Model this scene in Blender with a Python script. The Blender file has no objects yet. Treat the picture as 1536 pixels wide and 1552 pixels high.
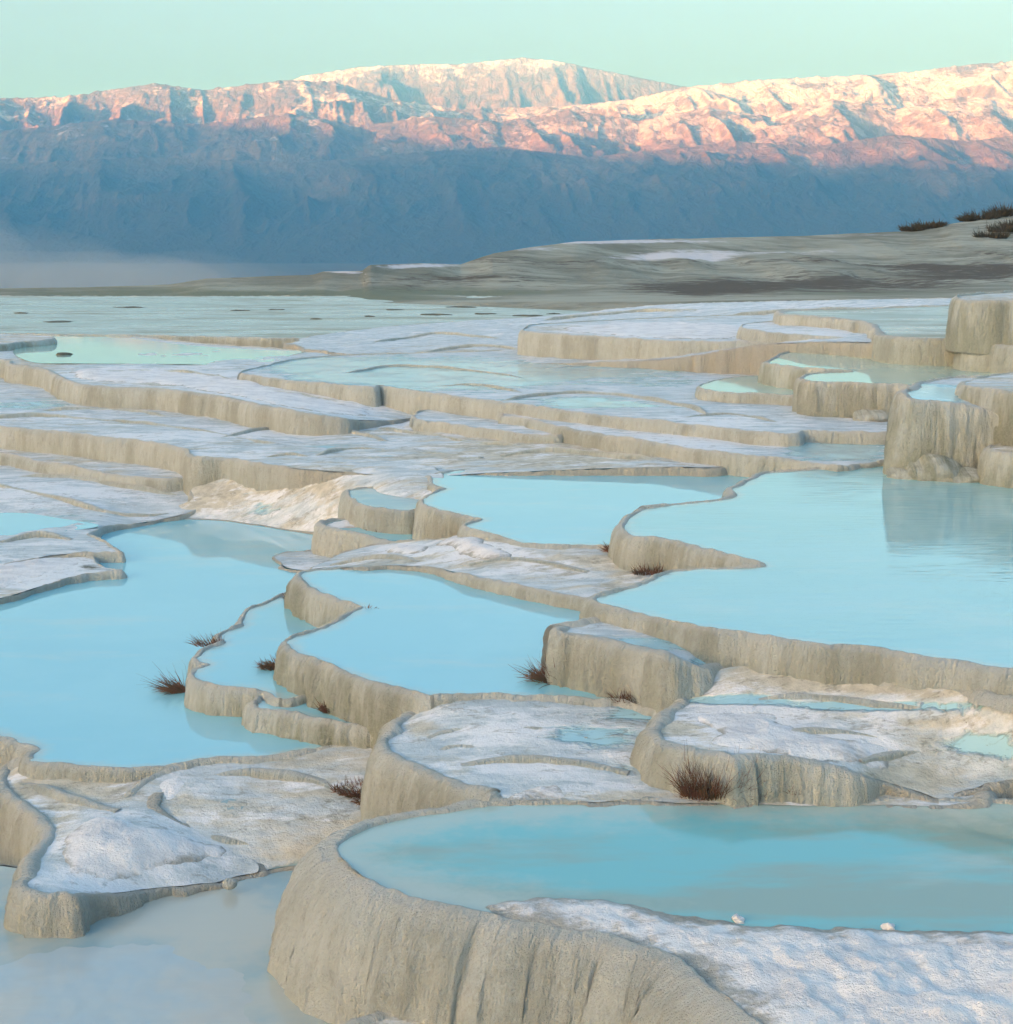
import bpy, math, random
import numpy as np
from mathutils import Vector
from mathutils.geometry import delaunay_2d_cdt

C = bpy.context.scene
COL = C.collection
R = math.radians

# ------------------------------------------------------------------ camera
FPX, YH = 2363.0, 330.0                      # focal length and horizon line in photo pixels (1536 x 1552)
PITCH = math.atan(446.0 / FPX)
CP, SP = math.cos(PITCH), math.sin(PITCH)
cam = bpy.data.cameras.new('camera')
cam.sensor_fit = 'HORIZONTAL'; cam.sensor_width = 36.0
cam.lens = FPX / 1536.0 * 36.0
cam.clip_start = 0.1; cam.clip_end = 60000.0
camo = bpy.data.objects.new('camera', cam); COL.objects.link(camo)
camo.location = (0, 0, 0); camo.rotation_euler = (math.pi / 2 - PITCH, 0, 0)
C.camera = camo

# ------------------------------------------------------------------ light
SUN_EL = R(3.5)
SUN_H = Vector((-0.80, -0.60))               # horizontal direction towards the sun: behind, to the left
w = bpy.data.worlds.new('World'); C.world = w; w.use_nodes = True
nt = w.node_tree; nt.nodes.clear()
sky = nt.nodes.new('ShaderNodeTexSky'); sky.sky_type = 'NISHITA'; sky.sun_disc = False
sky.sun_elevation = SUN_EL; sky.sun_rotation = math.atan2(SUN_H.x, SUN_H.y)
sky.altitude = 350.0; sky.air_density = 0.6; sky.dust_density = 10.0; sky.ozone_density = 1.0
tint = nt.nodes.new('ShaderNodeMix'); tint.data_type = 'RGBA'; tint.blend_type = 'MULTIPLY'
tint.inputs[0].default_value = 1.0
tint.inputs[7].default_value = (0.92, 0.965, 0.97, 1)
bg = nt.nodes.new('ShaderNodeBackground'); bg.inputs[1].default_value = 0.15
wo = nt.nodes.new('ShaderNodeOutputWorld')
nt.links.new(sky.outputs[0], tint.inputs[6]); nt.links.new(tint.outputs[2], bg.inputs[0]); nt.links.new(bg.outputs[0], wo.inputs[0])
sl = bpy.data.lights.new('sun', 'SUN'); sl.energy = 2.6; sl.angle = R(0.5); sl.color = (1.0, 0.72, 0.54)
so = bpy.data.objects.new('sun', sl); COL.objects.link(so)
tosun = Vector((SUN_H.x * math.cos(SUN_EL), SUN_H.y * math.cos(SUN_EL), math.sin(SUN_EL)))
so.rotation_euler = tosun.to_track_quat('Z', 'Y').to_euler(); so.location = tosun * 50
C.view_settings.view_transform = 'Standard'; C.view_settings.look = 'None'
C.view_settings.exposure = 3.05; C.view_settings.gamma = 1.0
C.view_settings.use_curve_mapping = False
C.cycles.max_bounces = 6; C.cycles.diffuse_bounces = 3; C.cycles.glossy_bounces = 3
C.cycles.transmission_bounces = 2; C.cycles.volume_bounces = 1; C.cycles.transparent_max_bounces = 8
C.cycles.use_denoising = True

# ------------------------------------------------------------------ helpers
def tdep(y):
    cy = -(y - 776.0) / FPX
    return -(-SP + cy * CP) / (CP + cy * SP)
def P(x, y, d):
    """photo pixel -> the point where its ray meets the level d metres below the camera"""
    cx = (x - 768.0) / FPX; cy = -(y - 776.0) / FPX
    dy = CP + cy * SP; dz = -SP + cy * CP
    k = -d / dz
    return np.array((cx * k, dy * k, -d))
def PD(x, y, D):
    """photo pixel -> the point on its ray at forward distance D"""
    cx = (x - 768.0) / FPX; cy = -(y - 776.0) / FPX
    dy = CP + cy * SP; dz = -SP + cy * CP
    return np.array((cx * D / dy, D, dz * D / dy))
def pix(p):
    """points (n,3) -> photo pixels, used only to look up where soil and crust lie"""
    p = np.atleast_2d(p)
    f = p[:, 1] * CP - p[:, 2] * SP
    u = p[:, 1] * SP + p[:, 2] * CP
    return 768 + FPX * p[:, 0] / f, 776 - FPX * u / f

def _hash(ix, iy, seed):
    n = (ix.astype(np.int64) * 374761393 + iy.astype(np.int64) * 668265263 + seed * 1442695041) & 0xffffffff
    n = ((n ^ (n >> 13)) * 1274126177) & 0xffffffff
    n = n ^ (n >> 16)
    return (n & 0xffffff) / float(0xffffff)
def vnoise(x, y, seed=0):
    x = np.asarray(x, float); y = np.asarray(y, float)
    ix = np.floor(x); iy = np.floor(y); fx = x - ix; fy = y - iy
    fx = fx * fx * fx * (fx * (fx * 6 - 15) + 10); fy = fy * fy * fy * (fy * (fy * 6 - 15) + 10)
    a = _hash(ix, iy, seed); b = _hash(ix + 1, iy, seed); c = _hash(ix, iy + 1, seed); d = _hash(ix + 1, iy + 1, seed)
    return (a + (b - a) * fx) * (1 - fy) + (c + (d - c) * fx) * fy
def fbm(x, y, seed=0, octv=4, gain=0.5):
    s = 0; a = 1; t = 0
    for o in range(octv):
        s = s + a * vnoise(x * 2 ** o + 17.3 * o, y * 2 ** o - 9.1 * o, seed + o * 31); t += a; a *= gain
    return s / t * 2 - 1
def ridged(x, y, seed=0, octv=5, gain=0.5):
    s = 0; a = 1; t = 0; wgt = 1.0
    for o in range(octv):
        n = 1 - np.abs(vnoise(x * 2 ** o + 3.7 * o, y * 2 ** o + 8.9 * o, seed + o * 57) * 2 - 1)
        n = n * n
        s = s + a * n * wgt; t += a; wgt = np.clip(n * 1.6, 0, 1); a *= gain
    return s / t

def mesh_obj(name, verts, faces, mat, parent=None, attrs=None, smooth=True):
    me = bpy.data.meshes.new(name)
    verts = np.asarray(verts, dtype=np.float32); n = len(verts)
    if isinstance(faces, np.ndarray):
        nf, k = faces.shape
        me.vertices.add(n); me.vertices.foreach_set('co', verts.ravel())
        me.loops.add(nf * k); me.loops.foreach_set('vertex_index', faces.astype(np.int32).ravel())
        me.polygons.add(nf); me.polygons.foreach_set('loop_start', np.arange(0, nf * k, k, dtype=np.int32))
        me.update(calc_edges=True)
    else:
        me.from_pydata([tuple(v) for v in verts], [], faces)
    if smooth: me.polygons.foreach_set('use_smooth', np.ones(len(me.polygons), dtype=bool))
    for k, a in (attrs or {}).items():
        a = np.asarray(a, dtype=np.float32)
        if a.ndim == 1:
            at = me.attributes.new(k, 'FLOAT', 'POINT'); at.data.foreach_set('value', a)
        else:
            at = me.attributes.new(k, 'FLOAT_COLOR', 'POINT'); at.data.foreach_set('color', a.ravel())
    me.materials.append(mat)
    o = bpy.data.objects.new(name, me); COL.objects.link(o)
    if parent: o.parent = parent
    return o
def tag(o, label, cat, group=None):
    o['label'] = label; o['category'] = cat
    if group: o['group'] = group
    return o
def thing(name, label, cat, group=None, loc=(0, 0, 0)):
    o = bpy.data.objects.new(name, None); COL.objects.link(o); o.location = loc; o.empty_display_size = 0.1
    return tag(o, label, cat, group)
def grid_faces(nr, nc, wrap=False):
    i = np.arange(nr - 1)[:, None]; j = np.arange(nc if wrap else nc - 1)[None, :]
    j2 = (j + 1) % nc
    a = i * nc + j; b = i * nc + j2; c = (i + 1) * nc + j2; d = (i + 1) * nc + j
    return np.stack([a, b, c, d], -1).reshape(-1, 4)

# ------------------------------------------------------------------ materials
class NT:
    def __init__(s, name):
        s.m = bpy.data.materials.new(name); s.m.use_nodes = True
        s.t = s.m.node_tree; s.t.nodes.clear()
        s.out = s.t.nodes.new('ShaderNodeOutputMaterial')
    def n(s, typ, **kw):
        nd = s.t.nodes.new('ShaderNode' + typ)
        for k, v in kw.items(): setattr(nd, k, v)
        return nd
    def l(s, a, b): s.t.links.new(a, b)
    def setin(s, sock, v):
        if isinstance(v, bpy.types.NodeSocket): s.l(v, sock)
        elif isinstance(v, (tuple, list)) and len(v) == 3 and sock.type == 'RGBA': sock.default_value = (*v, 1)
        else: sock.default_value = v
    def attr(s, name, col=False):
        a = s.n('Attribute', attribute_name=name); return a.outputs['Color' if col else 'Fac']
    def pos(s): return s.n('NewGeometry').outputs['Position']
    def noise(s, scale, detail=4, rough=0.55, vec=None, stretch=None, dist=0.0):
        vec = vec or s.pos()
        if stretch:
            mp = s.n('Mapping'); mp.inputs['Scale'].default_value = stretch; s.l(vec, mp.inputs[0]); vec = mp.outputs[0]
        nd = s.n('TexNoise'); nd.inputs['Scale'].default_value = scale; nd.inputs['Detail'].default_value = detail
        nd.inputs['Roughness'].default_value = rough; nd.inputs['Distortion'].default_value = dist
        s.l(vec, nd.inputs['Vector']); return nd.outputs['Fac']
    def math(s, op, a, b=0.0, c=0.0):
        nd = s.n('Math', operation=op)
        for i, v in enumerate((a, b, c)): s.setin(nd.inputs[i], v)
        return nd.outputs[0]
    def ramp(s, v, lo, hi, a=0.0, b=1.0):
        nd = s.n('MapRange', interpolation_type='SMOOTHSTEP')
        s.setin(nd.inputs[0], v)
        for i, x in enumerate((lo, hi, a, b)): nd.inputs[i + 1].default_value = x
        return nd.outputs[0]
    def mix(s, f, a, b, mode='MIX'):
        nd = s.n('Mix', data_type='RGBA', blend_type=mode)
        s.setin(nd.inputs[0], f); s.setin(nd.inputs[6], a); s.setin(nd.inputs[7], b); return nd.outputs[2]
    def bump(s, h, strength=0.5, dist=0.02, normal=None):
        nd = s.n('Bump'); nd.inputs['Strength'].default_value = strength; nd.inputs['Distance'].default_value = dist
        s.l(h, nd.inputs['Height'])
        if normal: s.l(normal, nd.inputs['Normal'])
        return nd.outputs[0]
    def bsdf(s, col, rough=0.8, normal=None, **kw):
        b = s.n('BsdfPrincipled')
        s.setin(b.inputs['Base Color'], col); s.setin(b.inputs['Roughness'], rough)
        if normal: s.l(normal, b.inputs['Normal'])
        for k, v in kw.items(): s.setin(b.inputs[k.replace('_', ' ')], v)
        s.l(b.outputs[0], s.out.inputs['Surface']); return s.m

CREAM = (0.75, 0.80, 0.77); TAN = (0.64, 0.685, 0.645); OLIVE = (0.34, 0.37, 0.27); STAIN_SHADE = (0.35, 0.37, 0.32)

def wall_material():
    s = NT('travertine_wall')
    u = s.attr('u'); st = s.attr('streak'); al = s.attr('algae'); sof = s.attr('soft')
    cb = s.n('CombineXYZ'); s.l(s.attr('arc'), cb.inputs[0]); s.l(s.attr('dep'), cb.inputs[1])
    arc = cb.outputs[0]
    fl1 = s.noise(11, 4, 0.6, vec=arc, stretch=(1, 0.16, 1)); fl2 = s.noise(30, 4, 0.65, vec=arc, stretch=(1, 0.22, 1))
    big = s.noise(2.2, 5, 0.6); fine = s.noise(34, 6, 0.72); gran = s.noise(85, 3, 0.65)
    col = s.mix(s.ramp(s.math('ADD', s.math('MULTIPLY', big, 0.5), s.math('MULTIPLY', fl1, 0.5)), 0.36, 0.64), CREAM, TAN)
    # algae film in streaks, set per wall
    f = s.math('ADD', s.math('MULTIPLY', st, 0.45), s.math('ADD', s.math('MULTIPLY', u, 0.40), s.math('MULTIPLY', s.math('SUBTRACT', fl1, 0.5), 0.9)))
    f = s.math('MULTIPLY', s.ramp(f, 0.12, 0.62), al)
    col = s.mix(f, col, OLIVE)
    f2 = s.ramp(s.math('ADD', s.math('MULTIPLY', st, 0.5), s.math('ADD', s.math('MULTIPLY', fl2, 0.6), s.math('MULTIPLY', fine, 0.5))), 0.78, 1.04, 0, 0.6)
    col = s.mix(f2, col, STAIN_SHADE)
    rib_shade = s.math('MULTIPLY', s.ramp(fl2, 0.30, 0.46, 0.45, 0.0), s.ramp(u, 0.03, 0.3))  # shade in the crevices between ribs, painted into the colour
    col = s.mix(rib_shade, col, STAIN_SHADE)
    lip = s.math('MULTIPLY', s.ramp(u, 0.0, 0.16, 0.75, 0.0), s.ramp(fl2, 0.25, 0.6))
    col = s.mix(lip, col, (0.76, 0.765, 0.715))
    col = s.mix(s.math('MULTIPLY', sof, 0.85), col, s.mix(big, (0.50, 0.51, 0.49), (0.62, 0.59, 0.50)))
    col = s.mix(s.ramp(fine, 0.42, 0.62, 0.0, 0.3), col, (0.71, 0.715, 0.63))
    col = s.mix(s.ramp(gran, 0.58, 0.72, 0.0, 0.35), col, (0.40, 0.385, 0.31))
    h = s.math('ADD', s.math('MULTIPLY', fine, 0.8), s.math('ADD', s.math('MULTIPLY', gran, 0.5), s.math('ADD', s.math('MULTIPLY', fl2, 1.5), s.math('MULTIPLY', fl1, 1.2))))
    return s.bsdf(col, 0.9, s.bump(h, 1.0, 0.06))

def shelf_material():
    """wet grey crust, cream travertine sand, white lime crust and dark mud, mixed by where each lies"""
    s = NT('travertine_shelf')
    sa = s.attr('sand'); cr = s.attr('crust'); mu = s.attr('mud'); we = s.attr('wet')
    n1 = s.noise(1.6, 6, 0.62); n2 = s.noise(7, 6, 0.65); n3 = s.noise(45, 4, 0.7)
    nn = s.math('ADD', s.math('MULTIPLY', n1, 0.6), s.math('ADD', s.math('MULTIPLY', n2, 0.3), s.math('MULTIPLY', n3, 0.1)))
    st1 = s.noise(2.4, 6, 0.66, stretch=(0.45, 1.3, 1)); st2 = s.noise(6.5, 5, 0.68, stretch=(0.4, 1.3, 1))
    grey = s.mix(s.ramp(st2, 0.34, 0.66), (0.44, 0.51, 0.54), (0.68, 0.72, 0.74))
    sandc = s.mix(s.ramp(n2, 0.32, 0.68), (0.64, 0.60, 0.50), (0.44, 0.415, 0.34))
    fs = s.ramp(s.math('ADD', s.math('MULTIPLY', s.math('SUBTRACT', st1, 0.5), 1.5), sa), 0.30, 0.62)
    col = s.mix(fs, grey, sandc)
    nn2 = s.noise(2.6, 8, 0.72, stretch=(0.6, 1.4, 1))
    fc = s.ramp(s.math('ADD', s.math('MULTIPLY', s.math('SUBTRACT', nn2, 0.5), 2.6), cr), 0.24, 0.60)
    col = s.mix(fc, col, (0.80, 0.81, 0.83))
    nn3 = s.noise(5.5, 6, 0.7, stretch=(0.5, 1.3, 1))
    fw = s.ramp(s.math('ADD', s.math('MULTIPLY', s.math('SUBTRACT', st1, 0.5), 1.3), we), 0.4, 0.58)
    col = s.mix(fw, col, (0.36, 0.58, 0.64))
    fm = s.ramp(s.math('ADD', s.math('MULTIPLY', s.math('SUBTRACT', nn3, 0.5), 2.0), mu), 0.45, 0.75)
    col = s.mix(fm, col, (0.13, 0.125, 0.085))
    # thin dark edges of the crust layers
    ed = s.math('ABSOLUTE', s.math('SUBTRACT', s.noise(1.9, 6, 0.62, stretch=(0.5, 1.4, 1)), 0.52))
    col = s.mix(s.math('MULTIPLY', s.ramp(ed, 0.0, 0.02, 0.5, 0.0), s.ramp(n2, 0.42, 0.6)), col, (0.17, 0.165, 0.13))
    speck = s.ramp(s.noise(16, 5, 0.75), 0.63, 0.72, 0.0, 0.7)
    col = s.mix(speck, col, (0.20, 0.19, 0.15))
    ro = s.math('SUBTRACT', s.ramp(fs, 0.2, 0.8, 0.52, 0.85), s.math('MULTIPLY', fw, 0.42))
    h = s.math('MULTIPLY', s.math('ADD', s.math('MULTIPLY', n2, 0.9), s.math('ADD', s.math('MULTIPLY', n3, 0.5), s.math('MULTIPLY', st1, 0.8))), s.math('SUBTRACT', 1.0, s.math('MULTIPLY', fw, 0.95)))
    return s.bsdf(col, ro, s.bump(h, 0.65, 0.05))

def crust_material():
    s = NT('white_lime_crust')
    e = s.attr('edge')
    n1 = s.noise(4, 7, 0.68, stretch=(0.7, 1.3, 1)); n3 = s.noise(60, 4, 0.7); n2 = s.noise(13, 6, 0.7)
    col = s.mix(s.ramp(n1, 0.3, 0.62), (0.68, 0.69, 0.72), (0.90, 0.90, 0.91))
    col = s.mix(s.ramp(s.noise(2.6, 7, 0.7, stretch=(0.5, 1.4, 1)), 0.58, 0.70, 0, 0.7), col, (0.46, 0.45, 0.42))
    f = s.ramp(s.math('ADD', e, s.math('MULTIPLY', s.math('SUBTRACT', s.math('ADD', s.math('MULTIPLY', n1, 0.6), s.math('MULTIPLY', n2, 0.4)), 0.5), 2.6)), 0.10, 0.55, 1.0, 0.0)
    col = s.mix(f, col, s.mix(s.ramp(n2, 0.4, 0.6), (0.44, 0.43, 0.39), (0.30, 0.30, 0.27)))
    h = s.math('ADD', s.math('MULTIPLY', n1, 0.5), s.math('ADD', s.math('MULTIPLY', n3, 0.18), s.math('MULTIPLY', n2, 0.9)))
    return s.bsdf(col, 0.85, s.bump(h, 1.0, 0.05))

def water_material(name, c1, c2, ripple, rough=0.03, ior=1.6, scale=0.5, lo=0.4, hi=0.65, stretch=(1, 1, 1)):
    s = NT(name)
    n = s.noise(scale, 5, 0.6, stretch=stretch)
    col = s.mix(s.ramp(n, lo, hi), c1, c2)
    sn = s.noise(5, 5, 0.65)
    sh = s.ramp(s.math('ADD', s.attr('shore'), s.math('MULTIPLY', s.math('SUBTRACT', sn, 0.5), 0.7)), 0.30, 0.85, 0, 0.75)
    col = s.mix(sh, col, (0.46, 0.52, 0.47))
    silt = s.ramp(s.noise(0.9, 6, 0.62, stretch=(0.6, 1.4, 1)), 0.52, 0.72, 0, 0.30)
    col = s.mix(silt, col, (0.50, 0.60, 0.56))
    h = s.noise(9, 3, 0.5, stretch=(0.35, 1.5, 1))
    h2 = s.noise(1.3, 2, 0.5)
    h = s.math('MULTIPLY', h, s.ramp(h2, 0.3, 0.7, 0.15, 1.0))
    return s.bsdf(col, rough, s.bump(h, ripple, 0.01), IOR=ior)

M_WALL = wall_material(); M_SHELF = shelf_material(); M_CRUST = crust_material()
M_WATER = water_material('milky_water', (0.25, 0.58, 0.68), (0.28, 0.61, 0.70), 0.03, ior=1.75)
M_RIPPLE = water_material('rippled_milky_water', (0.25, 0.54, 0.58), (0.28, 0.56, 0.60), 0.5, ior=2.2)
M_SHALLOW = water_material('shallow_blue_water', (0.17, 0.48, 0.51), (0.26, 0.38, 0.34), 0.06, 0.06, 1.45, 1.1, 0.42, 0.64, (0.5, 1.5, 1))
M_ICE = water_material('thin_grey_ice', (0.27, 0.40, 0.44), (0.47, 0.49, 0.44), 0.15, 0.16, 1.45, 0.8, 0.40, 0.62)
M_ICE2 = water_material('pale_frosted_ice', (0.40, 0.50, 0.54), (0.48, 0.50, 0.47), 0.2, 0.22, 1.4, 1.3, 0.35, 0.65)

def far_material():
    s = NT('far_pale_shallows')
    n1 = s.noise(0.35, 6, 0.65, stretch=(0.35, 1.2, 1)); n2 = s.noise(1.3, 6, 0.7, stretch=(0.3, 1.2, 1))
    col = s.mix(s.ramp(n1, 0.35, 0.65), (0.42, 0.50, 0.44), (0.50, 0.56, 0.51))
    col = s.mix(s.ramp(s.math('ADD', s.math('MULTIPLY', n1, 0.5), s.math('MULTIPLY', n2, 0.5)), 0.48, 0.60, 0, 0.8), col, (0.31, 0.32, 0.23))
    col = s.mix(s.ramp(n2, 0.66, 0.74, 0, 0.7), col, (0.14, 0.14, 0.10))
    return s.bsdf(col, s.ramp(n2, 0.4, 0.6, 0.25, 0.6), s.bump(n2, 0.3, 0.03), IOR=1.4)
M_FAR = far_material()
M_PALE = water_material('pale_green_water', (0.38, 0.60, 0.56), (0.42, 0.62, 0.56), 0.05, 0.03, 1.6)

# ------------------------------------------------------------------ terrace builder
def smooth_outline(pts, d0):
    """Catmull-Rom through the points; a point written (x, y, d, 'c') is a sharp cusp. Returns world points + levels."""
    Q = []; cusp = []
    for p in pts:
        d = p[2] if len(p) > 2 and p[2] is not None else d0
        Q.append(P(p[0], p[1], d)); cusp.append(len(p) > 3)
    Q = np.array(Q); n = len(Q); out = []
    for i in range(n):
        p1, p2 = Q[i], Q[(i + 1) % n]
        p0 = Q[i - 1] if not cusp[i] else p1 - (p2 - p1) * 0.5
        p3 = Q[(i + 2) % n] if not cusp[(i + 1) % n] else p2 + (p2 - p1) * 0.5
        L = np.linalg.norm(p2 - p1)
        # centripetal-like damping of tangents
        m1 = (p2 - p0) * 0.5; m2 = (p3 - p1) * 0.5
        for m in (m1, m2):
            lm = np.linalg.norm(m)
            if lm > L * 1.2: m *= L * 1.2 / lm
        k = 10
        for j in range(k):
            t = j / k
            h = (2 * t**3 - 3 * t**2 + 1) * p1 + (t**3 - 2 * t**2 + t) * m1 + (-2 * t**3 + 3 * t**2) * p2 + (t**3 - t**2) * m2
            out.append(h)
    return np.array(out)
def resample(poly, fine_px=4.0):
    """closed polyline resampled so that each step is about fine_px photo pixels where it is in view"""
    out = [];
    n = len(poly)
    for i in range(n):
        a, b = poly[i], poly[(i + 1) % n]
        L = np.linalg.norm(b - a)
        px, py = pix((a + b) / 2)
        inview = -150 < px[0] < 1690 and py[0] < 1750
        step = max(0.5 * (a[1] + b[1]), 3.0) / FPX * (fine_px if inview else fine_px * 6)
        k = max(1, int(round(L / max(step, 1e-4))))
        for j in range(k): out.append(a + (b - a) * (j / k))
    return np.array(out)
def merge_close(poly, px=2.0):
    out = [poly[0]]
    for p in poly[1:]:
        if np.linalg.norm(p - out[-1]) > max(p[1], 3.0) / FPX * px: out.append(p)
    return np.array(out)
def outward(poly):
    x, y = poly[:, 0], poly[:, 1]
    area = np.sum(x * np.roll(y, -1) - np.roll(x, -1) * y)
    t = np.roll(poly, -1, 0) - np.roll(poly, 1, 0)
    nrm = np.stack([t[:, 1], -t[:, 0]], 1)
    if area < 0: nrm = -nrm
    for _ in range(2):
        nrm /= np.linalg.norm(nrm, axis=1)[:, None] + 1e-12
        nrm = (np.roll(nrm, 1, 0) + 2 * nrm + np.roll(nrm, -1, 0)) / 4
    nrm /= np.linalg.norm(nrm, axis=1)[:, None] + 1e-12
    return nrm
def seg_dist(pts, poly):
    a = poly[:, :2]; b = np.roll(a, -1, 0); ab = b - a; L2 = np.sum(ab * ab, 1) + 1e-12
    out = np.empty(len(pts))
    for s in range(0, len(pts), 2000):
        p = pts[s:s + 2000, None, :2]
        t = np.clip(np.sum((p - a) * ab, -1) / L2, 0, 1)
        out[s:s + 2000] = np.sqrt(np.min(np.sum((p - a - t[..., None] * ab) ** 2, -1), 1))
    return out
def inside(pts, poly):
    x, y = pts[:, 0], pts[:, 1]; r = np.zeros(len(pts), bool)
    a = poly[:, :2]; b = np.roll(a, -1, 0)
    for (x1, y1), (x2, y2) in zip(a, b):
        c = ((y1 > y) != (y2 > y))
        with np.errstate(divide='ignore', invalid='ignore'):
            xi = (x2 - x1) * (y - y1) / (y2 - y1 + 1e-15) + x1
        r ^= c & (x < xi)
    return r
def fill(poly, cell_px=8.0, flat=False, view_only=True):
    """triangulated sheet inside a closed outline, with interior points about cell_px apart"""
    ins = np.zeros((0, 2))
    if not flat:
        lo = poly.min(0); hi = poly.max(0)
        pts = []
        y = max(lo[1], 4.0)
        k = 0
        while y < hi[1]:
            sx = y / FPX * cell_px; sy = y / FPX * cell_px * (1.2 + y * 0.045)
            xs = np.arange(max(lo[0], -0.42 * y) + (k % 2) * sx / 2, min(hi[0], 0.42 * y), sx)
            pts.append(np.stack([xs, np.full(len(xs), y)], 1)); y += sy; k += 1
        if pts:
            pts = np.concatenate(pts)
            rng = np.random.RandomState(3)
            pts = pts + (rng.rand(*pts.shape) - 0.5) * (pts[:, 1:2] / FPX * cell_px * 0.5)
            pts = pts[inside(pts, poly)]
            if len(pts):
                dd = seg_dist(pts, poly); pts = pts[dd > pts[:, 1] / FPX * cell_px * 0.5]
            ins = pts
    allp = [Vector((p[0], p[1])) for p in poly] + [Vector((p[0], p[1])) for p in ins]
    n = len(poly)
    v, e, f, ov, oe, of = delaunay_2d_cdt(allp, [(i, (i + 1) % n) for i in range(n)], [], 1, 1e-6)
    return np.array([(p.x, p.y) for p in v]), [tuple(t) for t in f]
TPS = {}
def idw(pts, ctrl):
    """thin plate spline through the levels known along an outline and at a few points inside it"""
    ctrl = np.array(ctrl); key = ctrl.tobytes()
    if key not in TPS:
        c0 = ctrl[:, :2].mean(0); sc = np.abs(ctrl[:, :2] - c0).max() + 1e-6
        q = (ctrl[:, :2] - c0) / sc; n = len(q)
        r2 = np.sum((q[:, None] - q[None]) ** 2, -1)
        K = 0.5 * r2 * np.log(r2 + 1e-12) + np.eye(n) * 3e-3
        A = np.zeros((n + 3, n + 3)); A[:n, :n] = K; A[:n, n] = 1; A[:n, n + 1:] = q; A[n, :n] = 1; A[n + 1:, :n] = q.T
        TPS[key] = (c0, sc, q, np.linalg.solve(A, np.concatenate([ctrl[:, 2], np.zeros(3)])))
    c0, sc, q, wv = TPS[key]; n = len(q)
    p = (pts[:, :2] - c0) / sc
    r2 = np.sum((p[:, None] - q[None]) ** 2, -1)
    return (0.5 * r2 * np.log(r2 + 1e-12)) @ wv[:n] + wv[n] + p @ wv[n + 1:]
def blobs(px, py, bl, base=0.0):
    r = np.full(len(px), base)
    for (x, y, rx, ry, s) in bl:
        r = r + s * np.exp(-(((px - x) / rx) ** 2 + ((py - y) / ry) ** 2))
    return r
def up_normals(v, f):
    out = []
    for t in f:
        a, b, c = v[t[0]], v[t[1]], v[t[2]]
        z = (b[0] - a[0]) * (c[1] - a[1]) - (b[1] - a[1]) * (c[0] - a[0])
        out.append(t if z >= 0 else t[::-1])
    return out

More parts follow.
